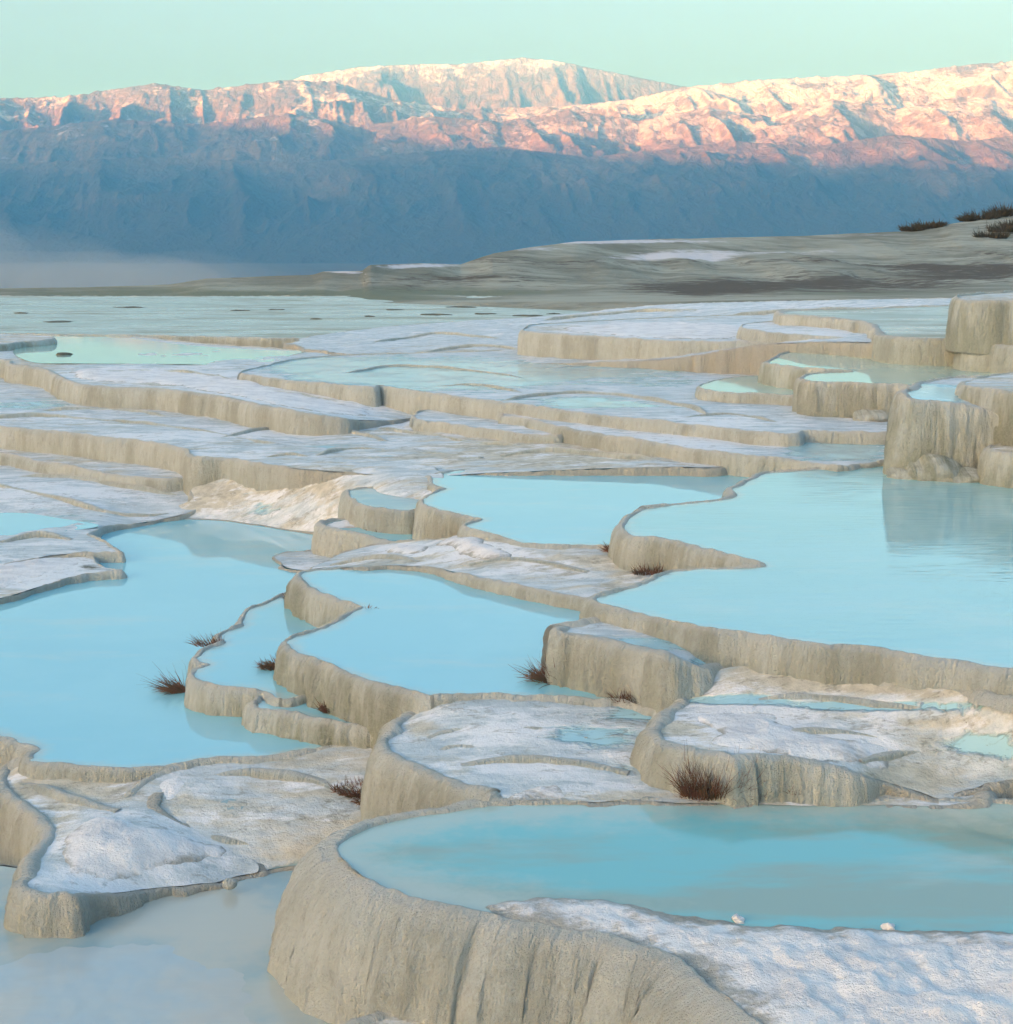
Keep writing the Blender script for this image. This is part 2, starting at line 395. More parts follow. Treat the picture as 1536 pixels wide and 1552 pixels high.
SEED = [10]
def wall(poly, parent, drop, flare, rim, win, algae, rough, flute, fine_px, soft=()):
    """rounded rim and fluted outer face of a terrace, swept along its outline"""
    SEED[0] += 7; sd = SEED[0]
    nrm = outward(poly); n = len(poly)
    seg = np.linalg.norm(np.roll(poly, -1, 0) - poly, axis=1); s = np.concatenate([[0], np.cumsum(seg)[:-1]])
    Dm = np.clip(poly[:, 1].mean(), 3, 60)
    drop = np.broadcast_to(np.asarray(drop, float), (n,))
    px_, py_ = pix(poly)
    sf = np.clip(blobs(px_, py_, [(*q, 1.3) for q in soft]), 0, 1)     # where the edge runs out into the flat instead of a lip
    hard = 1 - sf
    px_m = Dm / FPX
    rows = int(np.clip(drop.max() / (px_m * fine_px * 1.1), 8, 60))
    r = min(0.012 + 0.045 * drop.mean(), 0.05)
    rimv = rim * hard - 0.004 * sf
    prof = [(-win, -0.05, 0), (-win * 0.75, -0.012, 0), (-win * 0.45, 0.75, 1), (-win * 0.2, 1.0, 1), (0, 0.9, 1)]
    O = []; Z = []; U = []; A = []
    for (o, z, u) in prof:
        O.append(np.full(n, o)); Z.append(rimv * z if u else np.full(n, z)); U.append(np.zeros(n)); A.append(np.full(n, 0.25 if o < -0.01 else 0.5))
    for k in range(1, rows + 1):
        u = (k / rows)
        uu = u ** 1.25
        zz = rimv * 0.9 - uu * (drop + rimv)
        of = flare * np.sin(np.minimum(u, 1) * math.pi / 2) ** 0.75 + r * (1 - (1 - min(u * 4, 1)) ** 2) ** 0.5
        O.append(of * (0.25 + 0.75 * hard)); Z.append(zz); U.append(np.full(n, u)); A.append(np.full(n, min(1.0, 0.5 + u * 2.5)))
    O = np.array(O); Z = np.array(Z); U = np.array(U); A = np.array(A)
    S = np.broadcast_to(s, O.shape); zabs = Z
    fl = fbm(S * 6.5, zabs * 0.9, sd, 3) * 0.7 + (ridged(S * 9, zabs * 0.8, sd + 3, 3) - 0.5) * 0.8
    lump = fbm(S * 1.6, zabs * 1.4, sd + 5, 3)
    gran = fbm(S * 28, zabs * 24, sd + 9, 3)
    disp = A * (1.9 * flute * fl + rough * lump + 0.012 * gran * (1 if Dm < 16 else 0.5))
    O = O + disp
    Z = Z + (A < 0.6) * 0.016 * (fbm(S * 3.5, O * 3, sd + 11, 3) + 0.6 * fbm(S * 14, O * 8, sd + 12, 2)) * (rim > 0.004)
    O = O * np.where(U <= 0, 1 + 0.5 * fbm(S * 2.5, S * 0, sd + 21, 3), 1)
    V = np.empty((O.shape[0], n, 3))
    V[..., 0] = poly[None, :, 0] + nrm[None, :, 0] * O
    V[..., 1] = poly[None, :, 1] + nrm[None, :, 1] * O
    V[..., 2] = poly[None, :, 2] + Z
    st = 0.5 + 0.5 * (fbm(S * 3.2, zabs * 0.5, sd + 13, 4) * 0.75 + fl * 0.35) * 1.5
    F = grid_faces(O.shape[0], n, True)
    # orientation: outward
    x, y = poly[:, 0], poly[:, 1]
    if np.sum(x * np.roll(y, -1) - np.roll(x, -1) * y) > 0: F = F[:, ::-1]
    return mesh_obj('rim_wall', V.reshape(-1, 3), F, M_WALL, parent,
                    {'arc': S.ravel(), 'dep': (O - Z).ravel(), 'u': U.ravel(), 'streak': np.clip(st, 0, 1).ravel(), 'algae': np.full(O.size, algae), 'soft': np.broadcast_to(sf, O.shape).ravel()})

SURF = {}; RELIEF = {}
def relief_z(v2, dist, relief, sd):
    rel = fbm(v2[:, 0] * 1.3, v2[:, 1] * 1.3, sd, 4) + 0.35 * fbm(v2[:, 0] * 7, v2[:, 1] * 7, sd + 2, 3)
    q = rel * 3.0; stp = (np.floor(q) + np.clip((q - np.floor(q)) * 3.5, 0, 1)) / 3.0     # low steps, like drying crust
    return relief * (0.45 * rel + 0.55 * stp) * np.clip(dist / 0.25, 0, 1)
def drape(root, x, y, d):
    """the point where a photo pixel meets the top of a shelf"""
    if root.name in SURF:
        ds = np.linspace(d - 0.45, d + 0.45, 181)
        g = -idw(np.array([P(x, y, k) for k in ds]), SURF[root.name]) - ds
        k = np.nonzero((g[:-1] >= 0) & (g[1:] < 0))[0]
        d = ds[k[0]] + (ds[1] - ds[0]) * g[k[0]] / (g[k[0]] - g[k[0] + 1]) if len(k) else ds[np.argmin(np.abs(g))]
    return P(x, y, d)
def surface(poly, parent, d0, ctrl, attrs, relief, name='shelf', lift=0.0, cell=7.0, mat=None):
    v2, f = fill(poly, cell)
    idx = np.linspace(0, len(poly) - 1, min(len(poly), 90)).astype(int)
    cs = [tuple(poly[i]) for i in idx] + [tuple(P(*c)) for c in (ctrl or [])]
    SURF[parent.name] = cs; RELIEF[parent.name] = (relief, SEED[0] + 3, poly)
    z = idw(v2, cs)
    k = min(len(poly), len(v2)); z[:k] = poly[:k, 2]
    dist = seg_dist(v2, poly)
    sd = SEED[0] = SEED[0] + 3
    z = z + relief_z(v2, dist, relief, sd) + lift
    v = np.column_stack([v2, z])
    px, py = pix(v)
    a = {k: blobs(px, py, attrs.get(k, []), attrs.get(k + '0', b)) for k, b in (('sand', 0.3), ('crust', 0.26), ('mud', 0.0), ('wet', 0.20))}
    return mesh_obj(name, v, up_normals(v, f), mat or M_SHELF, parent, a)

def sheet(pts, d0, parent, mat, name='water', lift=0.0):
    poly = merge_close(resample(smooth_outline(pts, d0), 10.0), 3.0)
    v2, f = fill(poly, flat=True)
    v = np.column_stack([v2, np.full(len(v2), -d0 + lift)])
    return mesh_obj(name, v, up_normals(v, f), mat, parent, smooth=False)

def crust(pts, root, d0, h=0.04, jag=0.04, cell=6.0, name='white_crust', mat=None, wdt=0.08, rel=0.6):
    """a raised sheet with a ragged edge lying on a shelf"""
    Q = [drape(root, x, y, d0) for x, y in pts]
    poly = merge_close(resample(smooth_outline([(x, y, -q[2]) for (x, y), q in zip(pts, Q)], d0), 5.0), 2.0)
    SEED[0] += 5; sd = SEED[0]
    nrm = outward(poly); seg = np.linalg.norm(np.roll(poly, -1, 0) - poly, axis=1); s = np.cumsum(seg)
    poly = poly.copy(); poly[:, :2] += nrm * (jag * (fbm(s * 3.0, s * 0, sd, 3) + 0.5 * fbm(s * 14, s * 0, sd + 2, 3)))[:, None]
    v2, f = fill(poly, cell)
    dist = seg_dist(v2, poly)
    z = idw(v2, SURF[root.name]) if root.name in SURF else np.full(len(v2), -d0)
    if root.name in RELIEF:
        rl, rs, rp = RELIEF[root.name]; z = z + relief_z(v2, seg_dist(v2, rp), rl, rs)
    n = fbm(v2[:, 0] * 2.5, v2[:, 1] * 2.5, sd + 1, 4) + 0.5 * fbm(v2[:, 0] * 12, v2[:, 1] * 12, sd + 4, 3)
    z = z - 0.012 + h * (1 - np.exp(-dist / wdt)) * (1 + rel * n)
    v = np.column_stack([v2, z])
    return mesh_obj(name, v, up_normals(v, f), mat or M_CRUST, root, {'edge': 1 - np.exp(-dist / (wdt * 1.3))})

def terrace(label, pts, d, surf='water', drop=0.45, flare=0.06, rim=0.012, win=0.035, algae=0.5, rough=0.03, flute=0.026,
            ctrl=None, attrs=None, relief=0.02, fine=4.0, mat=None, cat='terrace', name='travertine_terrace', jag=0.028, group=None, cell=7.0, soft=(), shore=0.16):
    root = thing(name, label, cat, group)
    poly = merge_close(resample(smooth_outline(pts, d), fine), fine * 0.45)
    SEED[0] += 11; sd = SEED[0]
    nrm = outward(poly); s = np.cumsum(np.linalg.norm(np.roll(poly, -1, 0) - poly, axis=1))
    poly[:, :2] += nrm * (jag * (1.3 * fbm(s * 1.6, s * 0, sd, 2) + 0.7 * fbm(s * 6, s * 0 + 5, sd + 1, 2)))[:, None]
    c = poly.mean(0)
    wall(poly, root, drop, flare, rim, win, algae, rough, flute, fine, soft)
    if surf == 'water':
        v2, f = fill(poly, 11.0)
        v = np.column_stack([v2, np.full(len(v2), -d)])
        mesh_obj('water', v, up_normals(v, f), mat or M_WATER, root, {'shore': np.exp(-seg_dist(v2, poly) / shore)}, smooth=False)
    else:
        q2 = poly.copy(); q2[:, :2] -= nrm * win * 0.45
        surface(q2, root, d, ctrl, attrs or {}, relief, cell=cell)
    return root

# ------------------------------------------------------------------ far setting: valley, mountains, hillside
def structure(o):
    o['kind'] = 'structure'; return o

def mountain_material():
    s = NT('snowy_mountain')
    p = s.pos()
    sep = s.n('SeparateXYZ'); s.l(p, sep.inputs[0])
    z = sep.outputs[2]
    n1 = s.noise(0.0016, 8, 0.62); n2 = s.noise(0.009, 6, 0.65)
    hgt = s.math('ADD', z, s.math('ADD', s.math('MULTIPLY', s.math('SUBTRACT', n1, 0.5), 900.0), s.math('MULTIPLY', s.math('SUBTRACT', n2, 0.5), 600.0)))
    nz = s.n('SeparateXYZ'); s.l(s.n('NewGeometry').outputs['Normal'], nz.inputs[0])
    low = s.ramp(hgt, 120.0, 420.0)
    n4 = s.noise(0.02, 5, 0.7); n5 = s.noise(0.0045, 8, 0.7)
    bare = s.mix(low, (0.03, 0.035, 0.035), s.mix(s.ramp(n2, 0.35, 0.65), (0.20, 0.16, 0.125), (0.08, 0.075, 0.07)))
    ice = s.attr('snow')
    patch = s.ramp(s.math('ADD', s.math('MULTIPLY', n5, 0.7), s.math('ADD', s.math('MULTIPLY', n4, 0.3), s.math('MULTIPLY', ice, 0.10))), 0.50, 0.62)
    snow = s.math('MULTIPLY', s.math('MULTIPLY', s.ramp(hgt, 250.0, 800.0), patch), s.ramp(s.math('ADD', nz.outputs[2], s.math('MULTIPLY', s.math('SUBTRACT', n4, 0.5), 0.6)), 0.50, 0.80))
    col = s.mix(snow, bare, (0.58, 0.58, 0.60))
    nb = s.noise(0.011, 9, 0.66, stretch=(1.0, 0.6, 0.7), dist=0.5)
    return s.bsdf(col, 0.95, s.bump(nb, 1.0, 75.0))
M_MOUNT = mountain_material()

def mountain_range(name, x0, x1, sky_pts, y_near, y_ridge, y_far, seed, amp, wav, expo, snow_fn=None, base=-210.0, spur_amp=250.0):
    xs = np.arange(x0, x1, 2.6); yy = np.linspace(y_near, y_far, 300)
    sx = np.array([p[0] for p in sky_pts], float); sy = np.array([p[1] for p in sky_pts], float)
    skyl = np.interp(xs, sx, sy)
    yr = np.interp(xs, [0, 768, 1536], y_ridge)
    target = -np.array([tdep(v) for v in skyl])                     # z / y along the skyline
    XW = (xs[None, :] - 768) / FPX * yy[:, None] * 1.017; YW = np.broadcast_to(yy[:, None], XW.shape)
    v = (YW - y_near) / (yr[None, :] - y_near)
    top = target[None, :] * yr[None, :]
    shape = np.where(v < 1, np.clip(v, 0, 1) ** expo, np.clip(1 - (v - 1) * 1.2, 0, 1))
    wx = XW + 150 * fbm(XW / 700, YW / 700, seed + 90, 3); wy = YW + 150 * fbm(XW / 900, YW / 900, seed + 91, 3)
    rg = ridged(wx / wav, wy / (wav * 1.6), seed, 7, 0.62)
    big = fbm(wx / 2400, wy / 2400, seed + 5, 3)
    Zm = base + (top - base) * shape + (amp * (rg - 0.45) + 0.5 * amp * big) * np.clip(v * 2.2, 0, 1) * np.clip(2.6 - v * 2.1, 0.35, 1)
    spur = ridged(XW / 380 + 0.45 * YW / 900, YW / 1500, seed + 33, 4, 0.55) - 0.4
    Zm = Zm + spur_amp * spur * np.clip(v * 2.5 - 0.3, 0, 1) * np.clip((1.02 - v) * 5, 0.0, 1)
    mx = (Zm / YW).max(0)
    k = np.ones(9) / 9
    corr = target - np.convolve(np.pad(mx, 4, mode='edge'), k, 'valid')
    Zm = Zm + corr[None, :] * YW * np.clip(shape, 0, 1) ** 0.8
    Zm[0, :] = base - 30; Zm[-1, :] = np.minimum(Zm[-1, :], base - 30)
    V = np.stack([XW, YW, Zm], -1).reshape(-1, 3)
    snow = np.ones(len(V)) if snow_fn is None else snow_fn(np.broadcast_to(xs[None, :], XW.shape).ravel(), v.ravel())
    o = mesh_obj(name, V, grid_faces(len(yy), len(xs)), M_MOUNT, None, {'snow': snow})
    return structure(o)

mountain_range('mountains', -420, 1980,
    [(-420, 170), (-100, 160), (0, 150), (130, 146), (200, 135), (262, 126), (330, 136), (450, 121), (520, 124), (600, 150), (700, 165), (860, 160),
     (950, 150), (1025, 132), (1120, 122), (1200, 117), (1280, 114), (1350, 109), (1420, 99), (1500, 92), (1536, 93), (1700, 85), (1980, 100)],
    8600, (11600, 11800, 11200), 13400, 5, 120, 340, 1.15,
    snow_fn=lambda x, v: np.clip(0.0 + 0.85 * np.clip((x - 350) / 750, 0, 1), 0, 1))
mountain_range('mountains', 330, 1240,
    [(330, 175), (430, 130), (480, 114), (560, 101), (640, 97), (700, 97), (750, 92), (790, 87), (840, 92), (930, 111), (1000, 126), (1060, 138), (1150, 165), (1240, 190)],
    11800, (13800, 13800, 13800), 15200, 23, 60, 420, 1.1,
    snow_fn=lambda x, v: np.clip(-1.5 + 2.2 * np.clip((v - 0.86) * 8, 0, 1) - 0.8 * np.clip((x - 860) / 60, 0, 1), -1.5, 1))  # snow kept off the face and right flank to paint in their blue shade

mountain_range('mountains', -420, 1980,
    [(-420, 205), (-100, 200), (60, 196), (200, 180), (320, 188), (450, 172), (560, 190), (660, 176), (760, 184), (860, 166), (960, 182), (1060, 163), (1150, 176), (1240, 150), (1330, 166), (1420, 146), (1536, 150), (1700, 135), (1980, 150)],
    7800, (10300, 10500, 10000), 11400, 61, 90, 300, 1.1,
    snow_fn=lambda x, v: np.clip(-0.4 + 1.1 * np.clip((x - 300) / 800, 0, 1), -1, 1), spur_amp=150.0)
mountain_range('mountains', -420, 1980,
    [(-420, 255), (0, 250), (250, 238), (480, 246), (620, 232), (760, 222), (880, 238), (1000, 226), (1100, 214), (1210, 222), (1330, 204), (1440, 214), (1536, 200), (1700, 190), (1980, 200)],
    7200, (9200, 9300, 9000), 10200, 83, 70, 300, 1.0,
    snow_fn=lambda x, v: np.clip(-1.0 + 1.0 * np.clip((x - 300) / 800, 0, 1), -1, 1), spur_amp=120.0)
# unseen range added behind the viewer, shaped to shadow the terraces and valley
def shade_range():
    AX = 5500.0
    a = np.linspace(-15500, 3500, 160); b = np.linspace(-2600, 2600, 44)
    A, B = np.meshgrid(a, b)
    ridge = 1300 + (AX - 6000) * math.tan(SUN_EL) + 110 * fbm(a / 2200, a * 0, 71, 4) - np.clip((a + 11900) / 4640 * 160, -20, 420)
    prof = np.clip(1 - np.abs(b) / 2500, 0, 1) ** 0.9
    Zr = -230 + (ridge[None, :] + 230) * prof[:, None]
    Zr = Zr + (1 - prof[:, None]) * prof[:, None] * 400 * fbm(A / 900, B / 900, 77, 4)
    ax = AX
    X = SUN_H.x * (ax + B) + 0.6 * A; Y = SUN_H.y * (ax + B) - 0.8 * A
    V = np.stack([X, Y, Zr], -1).reshape(-1, 3)
    F = grid_faces(len(b), len(a))
    structure(mesh_obj('mountains', V, F, M_MOUNT, None, {'snow': np.full(len(V), 0.5)}))  # added shade caster, not one of the visible ranges
shade_range()

s_ = NT('valley_fields')
M_VALLEY = s_.bsdf(s_.mix(s_.ramp(s_.noise(0.0011, 7, 0.65), 0.35, 0.65), (0.03, 0.035, 0.035), (0.06, 0.055, 0.05)), 0.95)
structure(mesh_obj('valley_ground', [(-24000, -16000, -205), (20000, -16000, -205), (20000, 22000, -205), (-24000, 22000, -205)], [(0, 1, 2, 3)], M_VALLEY))

def hill_material():
    s = NT('dry_hillside')
    br = s.attr('brown'); gn = s.attr('green'); wh = s.attr('white')
    n1 = s.noise(0.35, 7, 0.65, stretch=(0.35, 0.8, 4)); n2 = s.noise(2.2, 6, 0.72, stretch=(0.3, 0.7, 4))
    col = s.mix(s.ramp(n1, 0.35, 0.65), (0.38, 0.38, 0.31), (0.19, 0.19, 0.145))
    col = s.mix(s.ramp(s.math('ADD', s.math('SUBTRACT', n1, 0.5), gn), 0.22, 0.6), col, (0.17, 0.19, 0.13))
    col = s.mix(s.ramp(s.math('ADD', s.math('MULTIPLY', s.math('SUBTRACT', n2, 0.5), 3.2), br), 0.25, 0.85), col, (0.085, 0.068, 0.05))
    col = s.mix(s.ramp(s.math('ADD', s.math('MULTIPLY', s.math('SUBTRACT', n2, 0.5), 1.1), wh), 0.28, 0.6), col, (0.66, 0.63, 0.64))
    return s.bsdf(col, 0.9, s.bump(n2, 0.8, 0.25))
M_HILL = hill_material()

RIDGE = [(-700, 444), (-300, 440), (0, 437), (150, 435), (270, 431), (325, 422), (420, 418), (482, 416), (498, 411), (555, 410), (566, 401), (640, 399), (700, 401),
         (722, 393), (748, 384), (800, 375), (870, 366), (1000, 362), (1200, 357), (1362, 350), (1420, 339), (1480, 329), (1536, 320), (1700, 300), (2000, 275), (2300, 250)]
def hillside():
    xs = np.arange(-700, 2300, 4.0); vs = np.linspace(0, 1, 46)
    yr = np.interp(xs, [p[0] for p in RIDGE], [p[1] for p in RIDGE])
    yb = np.interp(xs, [-700, 0, 450, 800, 1000, 1200, 1450, 2300], [470, 462, 459, 458, 458, 455, 452, 448])
    Db = np.interp(xs, [-700, 0, 500, 1000, 1450, 2300], [56, 55, 53, 47, 43, 42]); Dr = np.interp(xs, [-700, 0, 560, 760, 1000, 1536, 2300], [63, 63, 66, 78, 96, 120, 130])
    V = []; pxs = []; pvs = []
    tb = np.array([tdep(k) for k in yb])
    for dd, dz in ((9, -1.6), (4, -0.7)):                            # the foot of the slope dips under the flats in front
        V.append(np.stack([(xs - 768) / FPX * (Db - dd) * 1.017, Db - dd, -Db * tb + dz], 1)); pxs.append(xs); pvs.append(yb)
    for v in vs:
        y = yb + (yr - yb) * v; D = Db + (Dr - Db) * v ** 0.8
        amp = np.clip(v * 3, 0, 1) * np.clip((1 - v) * 6, 0.12, 1) * np.interp(xs, [0, 500, 900, 1536], [0.05, 0.10, 0.16, 0.24])
        X = (xs - 768) / FPX * D * 1.017
        t = np.array([tdep(k) for k in y])
        gl = fbm(X / 2.4, D / 14.0, 44, 3)
        V.append(np.stack([X, D, -D * t + amp * (fbm(X / 5, D / 5, 41, 4) + 1.2 * gl)], 1)); pxs.append(xs); pvs.append(y)
    # beyond the crest the slope falls away into the valley
    last = V[-1]
    for dist, dz in ((4, -0.9), (12, -5), (40, -24), (140, -90), (420, -212)):
        q = last.copy(); q[:, 1] += dist; q[:, 2] += dz; q[:, 0] *= 1 + dist / 400; V.append(q); pxs.append(xs); pvs.append(pvs[-1])
    V = np.concatenate(V); px = np.concatenate(pxs); py = np.concatenate(pvs)
    brown = blobs(px, py, [(1230, 428, 190, 12, .75), (1450, 412, 110, 12, .85), (1060, 436, 130, 9, .65), (1480, 380, 110, 8, .4), (1250, 400, 200, 4, .4), (1330, 402, 160, 4, .45), (900, 398, 220, 4, .45), (760, 392, 60, 6, .3), (1500, 400, 120, 10, .35), (1080, 440, 120, 10, .45), (690, 424, 150, 7, .7), (860, 408, 160, 6, .3), (1500, 345, 50, 9, .45),
                                    (1400, 343, 30, 5, .5), (600, 437, 90, 6, .25), (1350, 432, 160, 9, .3), (230, 455, 60, 4, .35)], 0.0)
    green = blobs(px, py, [(250, 445, 250, 14, .55), (550, 447, 160, 12, .5), (1250, 445, 250, 8, .35), (1500, 375, 90, 14, .3), (760, 440, 120, 8, .35)], 0.05)
    white = blobs(px, py, [(640, 403, 70, 4, .75), (530, 412, 40, 2.5, .6), (800, 377, 80, 5, .45), (870, 367, 120, 3, .5), (1020, 388, 110, 7, .75), (950, 365, 220, 3, .55), (1290, 356, 150, 4, .35), (1180, 380, 160, 5, .4), (1290, 372, 110, 5, .2), (1200, 440, 40, 9, .2), (960, 400, 80, 6, .15),
                                    (150, 438, 200, 4, .25)], 0.0)
    return structure(mesh_obj('hillside', V, grid_faces(len(vs) + 7, len(xs)), M_HILL, None, {'brown': brown, 'green': green, 'white': white}))
HILL = hillside()

# soil under the terraces
gx = np.linspace(-40, 40, 60); gy = np.linspace(-6, 66, 60)
GX, GY = np.meshgrid(gx, gy)
GZ = -6.2 + 0.075 * np.clip(GY - 6, 0, 60) * 0.8 + 0.2 * fbm(GX / 6, GY / 6, 3, 3); GZ = np.where(GY > 55, GZ - (GY - 55) * 0.3, GZ)
structure(mesh_obj('ground', np.stack([GX, GY, GZ], -1).reshape(-1, 3), grid_faces(60, 60), M_HILL, None, {'brown': np.zeros(3600), 'green': np.zeros(3600), 'white': np.full(3600, .3)}))

# ------------------------------------------------------------------ the terraces, far to near
c = 'c'
# far flat pool below the hillside
terrace('broad far pool of pale green water with dark mud bars below the hillside',
    [(-700, 520), (-100, 506), (200, 508), (480, 512), (640, 498), (820, 482), (1000, 468), (1180, 456), (1100, 449), (700, 449), (300, 449), (-700, 452)], 2.76,
    drop=0.3, rim=0.01, win=0.1, mat=M_FAR, flute=0.005, jag=0.05, algae=0.3)
far_shelf = terrace('long grey crusted shelf rising to the right behind the fluted far terraces',
    [(440, 520, 2.75), (600, 545, 2.72), (800, 550, 2.70), (1000, 545, 2.5), (1180, 520, 2.1), (1460, 520, 1.9), (1800, 520, 1.8), (1800, 455, 1.8), (1460, 452, 1.9), (1200, 456, 2.1),
     (1000, 462, 2.35), (830, 478, 2.5), (680, 488, 2.64), (560, 497, 2.72)], 2.6, 'shelf', drop=1.2, rim=0.01, win=0.1, jag=0.1, relief=0.05,
    soft=[(900, 510, 600, 60)], attrs={'wet0': 0.25, 'sand0': 0.12, 'crust': [(950, 470, 120, 8, .2), (1250, 465, 200, 8, .25)], 'sand': [(650, 530, 100, 10, .3)]})
terrace('tall rounded travertine block at the right edge below the hillside',
    [(1449, 451), (1452, 455), (1480, 457), (1536, 458), (1640, 459), (1800, 459), (1800, 446), (1600, 441), (1500, 445), (1465, 448)], 1.21, 'shelf', drop=0.75, flare=0.05, rim=0.03, algae=0.75, flute=0.03,
    attrs={'sand0': 0.5})
terrace('far blue pool behind a long low beige wall at the right',
    [(1181, 473), (1190, 478), (1224, 480), (1277, 485), (1314, 491), (1326, 500), (1331, 509), (1357, 513), (1407, 515), (1452, 516), (1461, 521), (1507, 524), (1536, 527), (1640, 536), (1800, 540), (1800, 470),
     (1550, 460), (1420, 464), (1300, 468), (1220, 470)], 1.84, drop=0.5, flare=0.05, algae=0.35, win=0.16, rim=0.03, mat=M_FAR)
terrace('short pale step with snow white crust below the far blue pool',
    [(1125, 497), (1165, 503), (1217, 508), (1290, 512), (1330, 512), (1330, 490), (1220, 486), (1140, 490)], 2.02, 'shelf', drop=0.4, algae=0.1, attrs={'crust0': .55})
far_wall = terrace('long beige far terrace with a fluted wall and white crust on top',
    [(797, 498), (796, 503), (812, 505), (845, 507), (879, 509), (929, 512), (985, 515), (1024, 517), (1091, 518), (1150, 519), (1215, 523), (1300, 530), (1400, 530), (1400, 490), (1180, 478), (1000, 482), (900, 487), (815, 492)],
    2.21, 'shelf', drop=0.55, flare=0.06, algae=0.2, rim=0.02, flute=0.025, attrs={'crust': [(1030, 500, 150, 9, .75), (1150, 508, 60, 6, .5)], 'sand': [(870, 500, 60, 6, .5)], 'wet0': .15})
terrace('grey green pool at right mirroring the long beige wall above it',
    [(1167, 545), (1165, 551), (1191, 556), (1224, 559), (1257, 562), (1292, 563, None, c), (1250, 565), (1222, 568), (1213, 574), (1222, 579), (1250, 580), (1284, 581), (1324, 583), (1367, 585), (1420, 588), (1500, 580), (1600, 560),
     (1600, 540), (1470, 536), (1330, 528), (1240, 528), (1190, 534)], 2.23, drop=0.65, flare=0.05, algae=0.7, flute=0.035, rim=0.02, mat=M_PALE)
terrace('small low pool with pale green water beside the dark fluted block',
    [(1062, 583), (1060, 589), (1080, 593), (1124, 596), (1170, 598), (1225, 602), (1260, 600), (1240, 570), (1160, 568), (1100, 573)], 2.55, drop=0.3, algae=0.4, mat=M_PALE)
left_back = terrace('left back pool of pale green water with a snowy front shelf',
    [(-500, 535), (-150, 538), (0, 546), (17, 553), (37, 555), (67, 561), (90, 573), (133, 585), (187, 588), (227, 589), (267, 593), (317, 600), (367, 609), (433, 622), (510, 633, 2.86), (560, 637, 2.97), (610, 636, 3.05), (650, 625, 3.05), (640, 600, 2.95), (600, 570), (560, 540), (440, 530),
     (300, 520), (200, 510), (110, 504), (60, 508), (-100, 512), (-500, 515)], 2.80, 'shelf', drop=0.55, flare=0.08, algae=0.35, rim=0.02, win=0.12,
    soft=[(600, 630, 90, 40)], attrs={'crust': [(240, 570, 150, 12, .45), (400, 592, 130, 14, .6), (520, 612, 90, 14, .6)], 'sand': [(40, 556, 60, 10, .4), (300, 582, 250, 8, .2)], 'wet': [(430, 600, 120, 8, .15)]})
sheet([(24, 540), (22, 530), (40, 522), (62, 517), (92, 508), (165, 509), (236, 518), (300, 525), (400, 531), (462, 533), (440, 540), (425, 547), (390, 555), (270, 553), (110, 552), (55, 551)], 2.80, left_back, M_PALE, lift=0.015)
terrace('low greenish travertine lip behind the left back pool',
    [(-400, 530), (-100, 528), (0, 522), (30, 518), (70, 515), (82, 511), (60, 507), (0, 506), (-400, 508)], 2.66, 'shelf', drop=0.4, algae=0.6, attrs={'sand0': .5})
wide_pool = terrace('wide shallow blue pool behind a long straight beige rim',
    [(366, 567), (433, 577), (510, 585), (565, 589), (572, 588, None, c), (574, 585), (590, 588), (622, 592), (679, 600), (729, 607), (779, 613), (829, 620), (879, 627), (945, 635), (1022, 642), (1124, 653), (1197, 659), (1226, 654), (1300, 656), (1400, 655), (1500, 640), (1550, 580),
     (1500, 505), (1200, 500), (1000, 515), (800, 530), (540, 538), (450, 545), (390, 558)], 2.69, 'shelf', drop=0.42, flare=0.05, algae=0.15, rim=0.025, flute=0.015, relief=0.012,
    attrs={'wet0': .18, 'sand0': .08, 'wet': [(560, 562, 130, 22, .7), (700, 570, 150, 24, .6), (900, 560, 160, 18, .45), (900, 612, 130, 12, .5), (1000, 580, 100, 10, .3), (480, 555, 60, 10, .5)], 'crust': [(1010, 548, 120, 7, .5), (720, 597, 120, 6, .2), (1090, 640, 110, 10, .4), (460, 570, 70, 6, .4)], 'sand': [(1150, 640, 80, 8, .3), (1050, 555, 90, 10, .25)]})
terrace('small beige step below the long straight rim',
    [(629, 635), (645, 637), (690, 643), (712, 648), (745, 651), (779, 656), (812, 660), (848, 660), (870, 652), (850, 640), (760, 625), (680, 618), (640, 622)], 2.93, 'shelf', drop=0.3, flare=0.04, algae=0.1, attrs={'crust0': .4})
terrace('long beige step below the straight rim running to the large right pool',
    [(757, 630), (795, 636), (829, 643), (879, 653), (929, 662), (979, 670), (1022, 677), (1057, 682), (1124, 690), (1191, 698), (1255, 707), (1276, 709), (1300, 704), (1400, 690), (1400, 660), (1226, 650), (1100, 640), (900, 620), (780, 610)], 2.83, 'shelf', drop=0.45, flare=0.05, algae=0.3, rim=0.02,
    attrs={'crust': [(1080, 668, 150, 12, .55), (900, 650, 60, 8, .4)], 'wet': [(1270, 680, 90, 20, .7)], 'sand0': .15})
